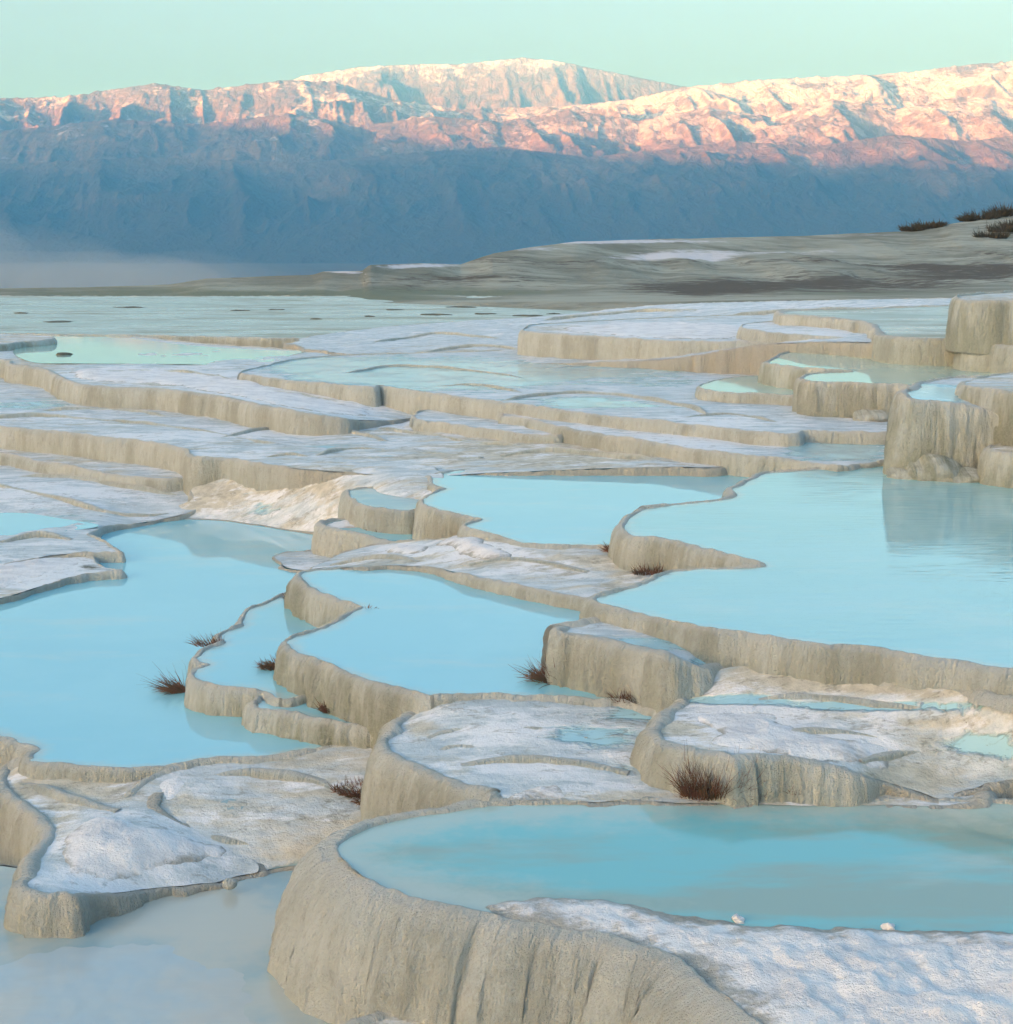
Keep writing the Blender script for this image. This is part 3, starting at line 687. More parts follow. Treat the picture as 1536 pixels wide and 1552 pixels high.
wide_shelf = terrace('wide grey shelf with thin ice behind the left dark gap in the rim',
    [(-500, 600), (-150, 630), (0, 647), (100, 656), (200, 668), (250, 675), (281, 681), (289, 690), (300, 694), (340, 695), (390, 703), (430, 708), (520, 716, 3.12), (640, 722, 3.10), (760, 716, 3.05), (1000, 708, 2.98), (1100, 705, 2.98), (1100, 670, 2.98), (900, 640, 3.02), (700, 615), (400, 590), (100, 575), (-500, 560)],
    3.13, 'shelf', drop=0.62, flare=0.06, algae=0.35, rim=0.02, flute=0.02, relief=0.03,
    soft=[(520, 715, 90, 30), (760, 715, 200, 20), (1000, 705, 130, 20)], attrs={'crust': [(420, 655, 110, 10, .4), (60, 630, 90, 8, .3), (240, 660, 120, 5, .4), (560, 640, 80, 8, .5), (350, 690, 80, 5, .4)], 'wet': [(60, 615, 110, 12, .35), (520, 680, 140, 15, .15)], 'sand': [(820, 690, 200, 18, .5), (560, 655, 80, 8, .3), (470, 712, 90, 8, .4), (880, 672, 130, 12, .4)]})
terrace('lower beige step under the ice shelf at the left edge',
    [(-500, 660), (-150, 676), (0, 688), (60, 700), (100, 704), (130, 712), (180, 720), (220, 724), (262, 726), (284, 722), (310, 705), (300, 680), (200, 660), (0, 640), (-500, 620)], 3.46, 'shelf', drop=0.5, flare=0.05, algae=0.25, attrs={'crust0': .3, 'sand0': .35})
left_shelf = terrace('grey crusted shelf with a small turquoise pool at the left edge',
    [(-600, 940, 3.72), (-100, 880, 3.72), (0, 858, 3.71), (60, 845, 3.70), (125, 838, 3.69), (150, 838, 3.69), (186, 838, 3.69, c), (165, 827, 3.68), (145, 816, 3.68), (131, 811, 3.68), (140, 805, 3.70), (180, 797, 3.74), (240, 788, 3.76), (300, 770, 3.70), (300, 735, 3.60), (0, 690, 3.60), (-600, 660, 3.60)],
    3.68, 'shelf', drop=0.35, flare=0.04, algae=0.15, rim=0.012, win=0.05, flute=0.015, relief=0.02, ctrl=[(60, 787, 3.72), (0, 788, 3.72), (-100, 788, 3.72), (-250, 788, 3.72), (60, 760, 3.62), (0, 756, 3.62), (140, 790, 3.67), (0, 815, 3.68), (-100, 815, 3.68), (80, 806, 3.68)],
    soft=[(60, 850, 70, 20), (240, 785, 60, 14), (0, 858, 80, 20)], attrs={'crust': [(120, 745, 150, 14, .35), (40, 870, 90, 25, .55)], 'wet': [(60, 785, 150, 16, .25)], 'mud': [(200, 750, 120, 8, .3), (160, 781, 120, 3, .5), (40, 760, 60, 3, .4)], 'sand0': .12})
sheet([(-400, 740), (0, 760), (40, 776), (75, 783), (150, 796), (90, 806), (0, 812), (-400, 822)], 3.69, left_shelf, M_WATER, lift=0.0)
lobe = terrace('low snowy shelf lobe with two pale knobs reaching into the left pool',
    [(-600, 1010), (-150, 930), (0, 906), (60, 890), (115, 874), (150, 869), (184, 867, None, c), (160, 860), (146, 853), (140, 846), (100, 835), (0, 840), (-600, 880)], 3.735, 'shelf', drop=0.3, flare=0.03, algae=0.1, rim=0.015, win=0.04,
    soft=[(60, 890, 90, 20), (0, 906, 80, 20)], attrs={'crust': [(50, 868, 110, 28, .75)], 'mud': [(135, 858, 20, 6, .7)], 'sand': [(40, 900, 60, 10, .4)]})
terrace('sandy crust slope descending from the ice shelf into the left pool',
    [(288, 742, 3.52), (310, 734, 3.46), (350, 722, 3.36), (400, 712, 3.26), (470, 703, 3.15), (560, 701, 3.10), (660, 708, 3.06), (660, 745, 3.14), (620, 780, 3.36), (560, 792, 3.48), (520, 800, 3.66), (482, 806, 3.76), (440, 804, 3.79), (400, 797, 3.79), (340, 789, 3.79), (290, 786, 3.79), (238, 788, 3.79), (262, 770, 3.72), (290, 757, 3.61)],
    3.5, 'shelf', drop=0.3, flare=0.05, rim=0.004, win=0.03, algae=0.1, relief=0.015, flute=0.01,
    ctrl=[(430, 722, 3.28), (520, 728, 3.2), (620, 735, 3.13), (480, 755, 3.43), (560, 757, 3.3), (400, 760, 3.57)],
    soft=[(480, 770, 220, 100)], attrs={'sand': [(430, 730, 110, 25, .45), (310, 760, 50, 20, .4), (480, 790, 60, 15, .3)], 'crust0': .3, 'crust': [(330, 775, 60, 8, .3), (460, 720, 80, 10, .3)], 'mud': [(275, 765, 18, 10, .6), (340, 792, 100, 4, .4)], 'wet': [(420, 775, 100, 12, .2)]})
terrace('fluted square travertine block at the right edge beside the large pool',
    [(1371, 592, 1.98), (1369, 599, 1.98), (1384, 606, 2.01), (1424, 611, 2.05), (1464, 616, 2.085), (1491, 622, 2.125), (1536, 629, 2.175), (1620, 640, 2.26), (1800, 650, 2.3), (1800, 595, 2.0), (1500, 572, 1.98), (1400, 578, 1.98)], 1.96, 'shelf', attrs={'wet': [(1420, 596, 60, 14, .9)]}, relief=0.0, drop=1.2, flare=0.10, algae=0.85, flute=0.035, rim=0.025, win=0.12, rough=0.05, mat=M_PALE)
terrace('upper travertine block standing on the square block at the right edge',
    [(1466, 578), (1465, 583), (1491, 588), (1536, 594), (1650, 612), (1800, 620), (1800, 575), (1600, 560), (1490, 572)], 1.90, 'shelf', drop=0.6, flare=0.03, algae=0.85, flute=0.03, attrs={'sand0': .5, 'wet0': .3})
terrace('small low block at the right edge at the foot of the square block',
    [(1506, 676), (1502, 682), (1520, 685), (1536, 686), (1640, 692), (1800, 690), (1800, 660), (1560, 664)], 2.5, 'shelf', drop=0.55, flare=0.06, algae=0.8, attrs={'sand0': .6})
terrace('small shallow pool with a curved beige lip left of the middle pool',
    [(530, 744), (527, 750), (532, 758), (545, 766), (572, 772), (612, 776), (636, 774), (660, 765), (656, 725), (600, 736), (555, 740)], 3.22, drop=0.4, flare=0.07, algae=0.15, rim=0.02, mat=M_ICE, rough=0.04)
block = terrace('stubby fluted block with a small pool between the middle pools',
    [(490, 792), (489, 799), (500, 803), (520, 807), (550, 814), (575, 822), (600, 826), (660, 822), (680, 800), (650, 775), (600, 780), (530, 786)], 3.46, drop=0.5, flare=0.06, algae=0.2, rim=0.03, win=0.12, flute=0.03)
terrace('flat crusted tongue lying at the waterline of the left pool',
    [(416, 845), (424, 840), (445, 836), (500, 833), (545, 845), (520, 858), (480, 866), (440, 863), (425, 853)], 3.77, 'shelf', drop=0.2, flare=0.03, rim=0.008, win=0.03, algae=0.2, soft=[(470, 850, 100, 40)], attrs={'sand0': .35, 'wet0': .15})
terrace('middle pale turquoise pool with scalloped left rim',
    [(656, 719), (650, 724), (650, 733), (657, 738), (671, 741, None, c), (655, 746), (643, 753), (635, 763), (645, 769), (662, 773), (682, 777), (700, 781), (727, 788, None, c), (713, 792), (706, 797), (714, 802), (730, 808), (750, 815), (779, 823), (822, 827), (880, 828), (935, 828),
     (1010, 835), (1200, 800), (1250, 715), (1100, 709), (900, 707), (780, 708), (700, 712)], 3.085, drop=0.5, flare=0.06, algae=0.4, rim=0.014, win=0.05, flute=0.025)
ledge = terrace('snow crusted ledge between the middle pools with a small blue pool on it',
    [(458, 868, 3.42), (480, 865, 3.37), (520, 861, 3.31), (600, 858, 3.285), (660, 862, 3.27), (690, 869, 3.25), (740, 880, 3.24), (800, 893, 3.235), (850, 903, 3.23), (905, 909, 3.22), (960, 905, 3.2), (1020, 880, 3.15), (1020, 840, 3.1), (940, 829, 3.1), (820, 828, 3.1), (740, 820, 3.12), (660, 818, 3.3), (580, 825, 3.46), (530, 835, 3.5), (490, 850, 3.5)],
    3.24, 'shelf', drop=0.35, flare=0.05, algae=0.25, rim=0.018, win=0.06, relief=0.03, flute=0.012,
    ctrl=[(850, 870, 3.21), (760, 850, 3.18), (600, 845, 3.33)],
    soft=[(560, 862, 120, 18), (880, 828, 120, 8), (520, 835, 60, 30)], attrs={'sand': [(800, 850, 120, 15, .4), (560, 850, 80, 12, .3), (950, 870, 50, 20, .4)], 'mud': [(500, 862, 50, 5, .6), (600, 858, 60, 3, .45), (930, 845, 40, 6, .4)], 'crust': [(730, 835, 90, 14, .6), (600, 832, 60, 8, .4)]})
terrace('large turquoise pool at right behind the long curved rim',
    [(972, 771), (957, 779), (944, 790), (942, 799), (952, 808), (970, 814), (1000, 819), (1050, 829), (1100, 841), (1152, 857, None, c), (1105, 860), (1050, 863), (1010, 869), (975, 881), (940, 892), (908, 902), (903, 908), (910, 917), (930, 923), (1000, 941), (1070, 954), (1150, 964), (1250, 977), (1350, 991), (1450, 1004), (1536, 1016), (1700, 1035), (2000, 1075),
     (2150, 690), (1536, 676), (1400, 680), (1290, 705), (1220, 712), (1158, 717), (1134, 729), (1106, 742), (1110, 753), (1080, 759), (1024, 765)], 2.87, drop=0.42, flare=0.07, algae=0.55, rim=0.016, win=0.06, flute=0.02, mat=M_RIPPLE)
terrace('fluted block with a brushed cream face in the centre of the terraces',
    [(838, 952), (834, 957), (840, 963), (858, 965), (879, 968), (912, 974), (945, 982), (979, 990), (1012, 1000), (1045, 1009, 3.02), (1066, 1015, 3.07), (1092, 1013, 3.11), (1200, 1022, 3.13), (1400, 1052, 3.13), (1600, 1085, 3.12), (1700, 1060, 3.10), (1600, 1000, 3.08), (1300, 955, 3.04), (1000, 925), (900, 938), (860, 947)],
    2.97, 'shelf', drop=0.5, flare=0.06, algae=0.45, rim=0.03, win=0.12, flute=0.035, relief=0.012,
    ctrl=[(1150, 985, 3.08), (1300, 1000, 3.10), (1450, 1030, 3.11), (950, 965, 2.975), (1040, 985, 3.02)], attrs={'wet': [(980, 978, 90, 14, .5), (1060, 1003, 40, 8, .5)], 'sand': [(1350, 1030, 300, 25, .6)], 'mud': [(900, 955, 60, 5, .25), (1100, 980, 160, 8, .35), (1350, 1012, 200, 12, .35)]})
terrace('middle lower turquoise pool with two scalloped lobes at left',
    [(652, 1056), (630, 1052), (600, 1045), (550, 1031), (510, 1016), (470, 1001), (447, 990), (437, 978), (440, 969), (465, 959), (500, 945), (542, 921, None, c), (512, 911), (488, 901), (466, 887), (454, 875), (460, 868), (480, 865), (560, 858), (640, 858), (720, 865), (960, 890), (1020, 960), (1040, 1080), (940, 1066), (840, 1058), (720, 1056)],
    3.325, drop=0.55, flare=0.07, algae=0.85, rim=0.014, win=0.05, flute=0.03)
terrace('small stepped basin with a beige lip on the left pool below the scalloped rim',
    [(424, 1062), (408, 1052), (399, 1047), (367, 1045), (333, 1042), (307, 1037), (291, 1031), (287, 1024), (294, 1014), (309, 1008, None, c), (297, 1004), (292, 999), (297, 991), (308, 983), (336, 974, None, c), (333, 965), (344, 956), (366, 948, None, c), (367, 936), (376, 925), (392, 917), (450, 900), (520, 940), (540, 1010), (480, 1050)], 3.60, drop=0.42, flare=0.05, algae=0.8, rim=0.016, win=0.05, flute=0.02)
terrace('lowest curved basin with olive algae on its lip beside the left pool',
    [(383, 1070), (388, 1061), (402, 1053), (430, 1046), (500, 1040), (660, 1060), (680, 1100), (620, 1108), (597, 1106), (533, 1101), (483, 1094), (447, 1086), (413, 1079), (390, 1075)], 3.64, drop=0.4, flare=0.06, algae=1.0, rim=0.018, win=0.06, flute=0.02)
terrace('large left turquoise pool reaching the left edge',
    [(-700, 1010), (-300, 1065), (-100, 1096), (0, 1118), (26, 1127), (51, 1137, None, c), (40, 1146), (46, 1155), (100, 1164), (200, 1168), (280, 1160), (331, 1152), (390, 1148), (450, 1142), (520, 1130), (640, 1110), (690, 1000), (680, 850), (560, 790), (480, 770), (300, 755), (100, 770), (-700, 800)], 3.80, drop=0.4, flare=0.07, algae=0.3, rim=0.014, win=0.06, flute=0.015)
sandy = terrace('sandy shelf with dark streaks right behind the big rounded terrace',
    [(185, 1224, 3.92), (198, 1200, 3.86), (230, 1178, 3.83), (290, 1159, 3.815), (340, 1150, 3.81), (450, 1141, 3.80), (520, 1128, 3.78), (640, 1120, 3.74), (720, 1150, 3.76), (760, 1230, 3.9), (680, 1300, 4.05), (560, 1330, 4.12), (470, 1312, 4.135), (420, 1316, 4.145), (340, 1328, 4.14), (260, 1300, 4.05), (210, 1255, 3.97)],
    3.9, 'shelf', drop=0.3, flare=0.05, rim=0.012, win=0.05, algae=0.1, relief=0.025, flute=0.01,
    ctrl=[(400, 1210, 3.9), (380, 1250, 3.96), (550, 1180, 3.84), (450, 1290, 4.06), (340, 1280, 4.04)],
    soft=[(420, 1320, 200, 45), (600, 1320, 90, 60), (250, 1285, 60, 60)], attrs={'crust0': .2, 'sand0': .42, 'wet': [(450, 1318, 60, 8, .5)], 'mud': [(545, 1195, 50, 9, .7), (560, 1160, 40, 10, .45), (570, 1225, 50, 12, .6), (520, 1175, 40, 8, .35), (500, 1215, 60, 8, .3), (235, 1225, 35, 12, .35)]})
low_left = terrace('snow crusted shelf with a beige rim at the lower left',
    [(12, 1160), (4, 1178), (6, 1192), (20, 1213), (38, 1232), (62, 1252), (66, 1263), (58, 1285), (42, 1305), (30, 1322), (27, 1336), (36, 1351), (58, 1361), (85, 1364), (110, 1362), (160, 1358, 4.02), (230, 1352, 4.10), (300, 1347, 4.12), (350, 1338, 4.14), (400, 1318, 4.13), (340, 1270, 4.02), (240, 1215, 3.88), (300, 1150, 3.84), (150, 1150, 3.83), (48, 1150, 3.86)],
    3.93, 'shelf', drop=0.6, flare=0.08, algae=0.3, rim=0.025, win=0.10, flute=0.03, relief=0.035,
    ctrl=[(120, 1200, 3.90), (130, 1260, 3.88), (200, 1290, 3.93), (150, 1330, 4.0), (260, 1320, 4.05)],
    soft=[(190, 1362, 90, 30), (330, 1345, 110, 40), (340, 1270, 130, 60), (260, 1190, 80, 40)], attrs={'sand': [(100, 1195, 120, 25, .5), (60, 1230, 60, 40, .4)], 'mud': [(60, 1170, 50, 8, .35), (150, 1185, 70, 10, .3), (100, 1345, 60, 10, .2)], 'crust': [(200, 1300, 130, 50, .3)]})
right_t = terrace('crusted terrace at right with a fluted wall and a dark bush at its foot',
    [(1032, 1059, 3.25), (1012, 1080), (1000, 1098), (993, 1112), (995, 1122), (1010, 1129), (1045, 1137), (1079, 1144), (1110, 1149), (1145, 1150, 3.25), (1185, 1154, 3.26), (1224, 1158, 3.28), (1290, 1172, 3.33), (1350, 1190, 3.42), (1420, 1212, 3.49), (1484, 1223, 3.505, c), (1462, 1215, 3.50), (1452, 1206, 3.49), (1480, 1198, 3.47), (1536, 1185, 3.46), (1700, 1180, 3.46), (1900, 1130, 3.2),
     (1950, 1100, 3.0), (1700, 1082, 3.0), (1536, 1057, 3.01), (1450, 1041, 3.02), (1350, 1026, 3.04), (1250, 1014, 3.06), (1150, 1009, 3.08), (1092, 1011, 3.09), (1055, 1038, 3.19)], 3.24, 'shelf', drop=0.5, flare=0.10, algae=0.5, rim=0.02, win=0.10, flute=0.03, relief=0.022, rough=0.04,
    ctrl=[(1200, 1080, 3.23), (1350, 1120, 3.28), (1450, 1150, 3.38), (1300, 1050, 3.13), (1300, 1150, 3.30), (1420, 1065, 3.10), (1536, 1085, 3.10), (1536, 1120, 3.24)],
    soft=[(1380, 1205, 90, 36), (1480, 1210, 120, 40), (1092, 1010, 60, 20), (1700, 1180, 200, 60)], attrs={'sand': [(1250, 1030, 200, 18, .6), (1450, 1040, 120, 16, .5), (1300, 1195, 150, 25, .6), (1030, 1110, 50, 40, .5), (1400, 1095, 120, 12, .3), (1400, 1170, 80, 20, .35)], 'wet': [(1120, 1062, 110, 8, .6), (1400, 1070, 150, 8, .5), (1500, 1130, 60, 20, .65), (1250, 1070, 100, 6, .3)],
           'crust': [(1130, 1095, 110, 22, .5), (1220, 1125, 140, 16, .5)], 'mud': [(1130, 1130, 60, 4, .5), (1260, 1152, 40, 4, .5), (1370, 1155, 40, 5, .4), (1330, 1068, 20, 3, .6), (1420, 1150, 100, 20, .2)]})
icy = terrace('grey icy shelf in the lower middle with a curved fluted left wall',
    [(740, 1203, None, c), (700, 1192), (660, 1177), (625, 1161), (600, 1149), (581, 1139), (572, 1129), (577, 1121), (590, 1114), (601, 1109), (597, 1100), (606, 1090), (625, 1079), (645, 1072), (652, 1063, 3.40), (690, 1056, 3.345), (760, 1055, 3.335), (850, 1056, 3.335), (950, 1060, 3.34), (1060, 1070, 3.36), (1150, 1140, 3.44), (1400, 1170, 3.47), (1490, 1200, 3.49), (1480, 1224, 3.502), (1300, 1225, 3.502), (1150, 1223, 3.50), (1000, 1218, 3.495), (870, 1217, 3.49), (790, 1217, 3.49), (757, 1213, 3.48)],
    3.45, 'shelf', drop=0.6, flare=0.12, algae=0.5, rim=0.02, win=0.09, flute=0.03, relief=0.025,
    ctrl=[(800, 1120, 3.41), (900, 1150, 3.44), (700, 1120, 3.43), (850, 1190, 3.46)],
    soft=[(900, 1216, 150, 14), (850, 1056, 170, 8), (1100, 1220, 120, 14), (1300, 1224, 200, 16)], attrs={'wet': [(900, 1130, 130, 40, .3), (960, 1080, 90, 15, .4), (720, 1110, 80, 25, .1)], 'crust': [(740, 1110, 90, 35, .32), (820, 1165, 120, 10, .4)], 'sand': [(1250, 1215, 260, 16, .7), (640, 1105, 40, 25, .5), (690, 1165, 60, 15, .5), (950, 1205, 100, 8, .4), (700, 1060, 60, 6, .3)], 'mud': [(700, 1165, 50, 6, .35), (800, 1155, 90, 5, .25), (980, 1140, 15, 10, .6)], 'sand0': .1})
big = terrace('big rounded cream terrace in the foreground holding a blue pool',
    [(2150, 1222), (1700, 1216), (1200, 1214), (900, 1214), (800, 1216), (740, 1220), (680, 1232), (605, 1244), (555, 1257), (522, 1273), (509, 1290), (512, 1305), (530, 1324), (565, 1342), (620, 1361), (690, 1381), (760, 1398), (860, 1416), (950, 1432), (1035, 1458), (1080, 1500), (1140, 1550), (1240, 1620), (1500, 1740), (2150, 1900)],
    3.505, drop=1.05, flare=0.36, algae=0.16, rim=0.022, win=0.05, flute=0.03, rough=0.06, fine=3.2, mat=M_SHALLOW, shore=0.5)
terrace('low bulge of cream travertine at the foot of the big rounded terrace',
    [(520, 1590), (530, 1560), (552, 1545), (590, 1536), (640, 1536), (690, 1546), (730, 1570), (740, 1620), (640, 1680), (540, 1640)], 3.98, 'shelf', drop=0.4, flare=0.12, algae=0.1, rim=0.02, win=0.08, attrs={'sand0': .7})
floor_pool = terrace('frozen grey pool in the lower left corner',
    [(-900, 1240), (-300, 1290), (0, 1310), (300, 1310), (600, 1300), (1100, 1400), (1900, 1700), (1900, 2300), (-900, 2300)], 4.16, drop=0.3, rim=0.0, win=0.05, mat=M_ICE)
# ------------------------------------------------------------------ white lime crust and thin ice lying on the shelves
crust([(745, 1372), (790, 1362), (870, 1357), (950, 1369), (1060, 1386), (1130, 1399), (1220, 1402), (1340, 1402), (1440, 1408), (1536, 1413), (1800, 1425), (2100, 1440), (2100, 1890), (1500, 1736), (1238, 1622), (1138, 1552), (1082, 1503), (1038, 1460), (950, 1431), (865, 1413), (785, 1398)], big, 3.49, h=0.05, jag=0.05, wdt=0.16, rel=1.1)
crust([(85, 1278), (118, 1250), (155, 1231), (200, 1239), (262, 1258), (330, 1277), (346, 1292), (325, 1303), (255, 1312), (225, 1332), (170, 1346), (120, 1330), (92, 1308)], low_left, 3.9, h=0.035, jag=0.06)
crust([(232, 1188), (250, 1177), (272, 1176), (286, 1184), (284, 1198), (268, 1216), (250, 1220), (238, 1206)], sandy, 3.85, h=0.025, jag=0.02)
crust([(290, 1203), (330, 1192), (400, 1196), (455, 1210), (478, 1234), (470, 1256), (430, 1268), (360, 1272), (292, 1264), (302, 1235)], sandy, 3.9, h=0.012, jag=0.04, name='ice_patch', mat=M_ICE, rel=0.3)
crust([(758, 1214), (775, 1200), (802, 1190), (832, 1184), (860, 1191), (872, 1206), (860, 1215), (800, 1216)], icy, 3.47, h=0.03, jag=0.03)
crust([(1050, 1086), (1100, 1077), (1178, 1082), (1195, 1100), (1252, 1115), (1338, 1128), (1348, 1150), (1328, 1163), (1250, 1153), (1150, 1141), (1080, 1129), (1092, 1112), (1052, 1100)], right_t, 3.24, h=0.035, jag=0.06)
crust([(662, 824), (690, 813), (720, 815), (760, 828), (778, 843), (750, 851), (715, 848), (690, 836)], ledge, 3.2, h=0.045, jag=0.05)
crust([(580, 832), (620, 824), (650, 828), (640, 838), (600, 840)], ledge, 3.3, h=0.04, jag=0.03)
crust([(492, 794), (530, 786), (552, 791), (548, 800), (505, 802)], block, 3.46, h=0.04, jag=0.02)
crust([(-80, 852), (0, 838), (60, 842), (108, 845), (126, 856), (92, 868), (30, 884), (-60, 902)], lobe, 3.73, h=0.03, jag=0.06)
crust([(102, 566), (150, 558), (260, 561), (370, 573), (425, 589), (520, 601), (562, 613), (556, 629), (500, 627), (430, 616), (360, 601), (310, 593), (240, 583), (150, 579)], left_back, 2.8, h=0.04, jag=0.12)
crust([(852, 498), (960, 490), (1100, 492), (1140, 503), (1100, 513), (1000, 512), (900, 506)], far_wall, 2.21, h=0.04, jag=0.1)
crust([(-150, 1452), (0, 1440), (60, 1420), (130, 1410), (260, 1413), (330, 1436), (420, 1476), (440, 1660), (-150, 1700)], floor_pool, 4.16, h=0.02, jag=0.05, name='ice_sheet', mat=M_ICE2, wdt=0.2, rel=0.3)

# ------------------------------------------------------------------ low broken rims standing on the flat shelves
def low_rim(root, pts, d0, h=0.05, wd=0.07, algae=0.3):
    Q = np.array([drape(root, x, y, d0) for x, y in pts])
    out = []
    for i in range(len(Q) - 1):
        p0, p1, p2, p3 = Q[max(i - 1, 0)], Q[i], Q[i + 1], Q[min(i + 2, len(Q) - 1)]
        k = max(4, int(np.linalg.norm(p2 - p1) / 0.05))
        for j in range(k):
            t = j / k
            out.append(0.5 * (2 * p1 + (p2 - p0) * t + (2 * p0 - 5 * p1 + 4 * p2 - p3) * t * t + (3 * p1 - p0 - 3 * p2 + p3) * t ** 3))
    L = np.array(out); n = len(L); SEED[0] += 3; sd = SEED[0]
    t = np.gradient(L[:, :2], axis=0); t /= np.linalg.norm(t, axis=1)[:, None] + 1e-9
    nr = np.stack([t[:, 1], -t[:, 0]], 1)
    if nr[:, 1].mean() > 0: nr = -nr                                  # towards the lower, viewer's side
    s = np.concatenate([[0], np.cumsum(np.linalg.norm(np.diff(L, axis=0), axis=1))])
    L[:, :2] += nr * (0.06 * fbm(s * 1.7, s * 0, sd, 3))[:, None]
    tap = np.clip(np.minimum(s, s[-1] - s) / 0.4, 0, 1) * np.clip(0.75 + 0.9 * fbm(s * 0.9, s * 0 + 3, sd + 1, 3), 0.05, 1.3)
    prof = [(-1.6, -.5, 0), (-1.0, .25, 0), (-.5, .8, 0), (0, 1, 0), (.35, .85, .1), (.6, .4, .4), (.75, -.3, .8), (.8, -1.6, 1)]
    V = []; U = []
    for o, z, u in prof:
        V.append(np.column_stack([L[:, :2] + nr * (wd * o * (0.5 + 0.5 * tap) + 0.012 * fbm(s * 9, s * 0 + o, sd + 2, 2))[:, None], L[:, 2] + h * z * (tap if z > 0 else 1)])); U.append(np.full(n, u))
    V = np.concatenate(V); U = np.concatenate(U); S = np.tile(s, len(prof))
    F = grid_faces(len(prof), n)
    return mesh_obj('low_rim', V, F, M_WALL, root, {'u': U, 'streak': 0.5 + 0.5 * fbm(S * 3, U * 2, sd + 4, 3), 'algae': np.full(len(V), algae), 'soft': np.zeros(len(V)), 'arc': S, 'dep': U * h})
LR = [
 (wide_shelf, 3.12, .06, [[(-60, 640), (10, 634), (80, 632), (190, 640), (300, 652), (380, 668), (440, 676)], [(330, 664), (420, 650), (520, 655), (590, 668)], [(470, 692), (540, 680), (640, 684), (730, 694)], [(760, 690), (840, 684), (930, 692), (1010, 700)],
   [(560, 650), (640, 658), (700, 668), (790, 676)], [(60, 622), (170, 622), (260, 632)], [(400, 694), (450, 690), (500, 700), (560, 706)]]),
 (left_shelf, 3.66, .05, [[(-30, 735), (60, 748), (140, 772), (200, 782), (260, 778)], [(20, 722), (110, 726), (200, 740), (270, 752)], [(0, 820), (60, 812), (110, 818)]]),
 (wide_pool, 2.68, .05, [[(520, 566), (600, 556), (700, 560), (790, 572)], [(760, 608), (850, 597), (940, 600), (1030, 614), (1080, 628)], [(820, 560), (930, 552), (1060, 556), (1140, 566)], [(1040, 632), (1110, 628), (1180, 640)], [(640, 588), (720, 584), (800, 596)]]),
 (left_back, 2.79, .05, [[(130, 566), (230, 562), (330, 572), (420, 588)], [(330, 588), (430, 596), (520, 612)]]),
 (icy, 3.43, .03, [[(640, 1120), (720, 1100), (820, 1104), (900, 1118)], [(700, 1160), (790, 1150), (880, 1158), (960, 1172)], [(660, 1140), (700, 1134), (760, 1142)]]),
 (right_t, 3.2, .03, [[(1100, 1068), (1200, 1060), (1320, 1068), (1440, 1076)], [(1150, 1120), (1240, 1108), (1350, 1118)], [(1300, 1150), (1400, 1140), (1490, 1150)]]),
 (sandy, 3.9, .03, [[(210, 1230), (280, 1262), (360, 1280), (440, 1282)], [(300, 1180), (380, 1172), (470, 1180), (520, 1200)]]),
 (low_left, 3.9, .04, [[(16, 1182), (70, 1206), (130, 1220), (186, 1228)]]),
 (ledge, 3.2, .035, [[(700, 856), (760, 848), (830, 852), (900, 866)], [(500, 856), (570, 846), (640, 850)]]),
 (far_shelf, 2.4, .07, [[(560, 520), (660, 508), (760, 512)], [(820, 486), (940, 474), (1080, 470)], [(1100, 480), (1220, 470), (1360, 470)], [(640, 534), (720, 526), (790, 530)], [(900, 480), (980, 472), (1060, 474)]]),
]
for root, d0, h, arcs in LR:
    for pts in arcs: low_rim(root, pts, d0, h)

# ------------------------------------------------------------------ stones, mounds, mud bars
def lump(name, label, cat, loc, size, seed, mat=None, group=None, algae=0.3, sub=4, amp=0.35):
    import bmesh
    bm = bmesh.new(); bmesh.ops.create_icosphere(bm, subdivisions=sub, radius=1.0)
    v = np.array([x.co[:] for x in bm.verts]); f = [tuple(q.index for q in t.verts) for t in bm.faces]; bm.free()
    r = 1 + amp * (fbm(v[:, 0] * 1.3 + v[:, 2], v[:, 1] * 1.3 - v[:, 2] * .7, seed, 4)) + 0.15 * amp * fbm(v[:, 0] * 6 + v[:, 2] * 3, v[:, 1] * 6 + v[:, 2] * 2, seed + 3, 3)
    v = v * r[:, None] * np.array(size)
    n = len(v)
    at = {'u': np.full(n, .3), 'streak': 0.5 + 0.5 * fbm(v[:, 0] * 20, v[:, 1] * 20, seed, 3), 'algae': np.full(n, algae), 'soft': np.zeros(n), 'arc': v[:, 0], 'dep': v[:, 2],
          'brown': np.full(n, .5), 'green': np.full(n, .3), 'white': np.zeros(n), 'edge': np.ones(n)}
    o = mesh_obj(name, v, f, mat or M_WALL, None, at); o.location = loc
    return tag(o, label, cat, group)
def on(root, x, y, d): return drape(root, x, y, d)
lump('white_stone', 'white lump of lime on the crust beside the blue foreground pool, left one', 'stone', P(1122, 1394, 3.50), (.032, .03, .024), 3, M_CRUST, sub=3, amp=.7)
lump('white_stone', 'white lump of lime on the crust beside the blue foreground pool, right one', 'stone', P(1347, 1406, 3.50), (.03, .028, .022), 4, M_CRUST, sub=3, amp=.7)
lump('pale_stone', 'small cream lump at the front edge of the lower left snowy shelf', 'stone', P(348, 1340, 4.10), (.05, .05, .035), 5, sub=3, algae=.1)
lump('pale_stone', 'small cream stone beside the dark bush at the waterline of the foreground pool', 'stone', P(1140, 1203, 3.47), (.06, .05, .06), 6, sub=3, algae=.2)
lump('travertine_mound', 'yellow green mound at the waterline below the tall square block, largest of three', 'mound', P(1410, 722, 2.86), (.33, .3, .22), 7, algae=1.0)
lump('travertine_mound', 'low pale mound at the left corner of the square block in the large pool', 'mound', P(1374, 722, 2.87), (.22, .2, .10), 8, algae=.5)
lump('travertine_mound', 'low olive mound between the square block and the small right edge block', 'mound', P(1466, 727, 2.87), (.34, .25, .12), 9, algae=.9)
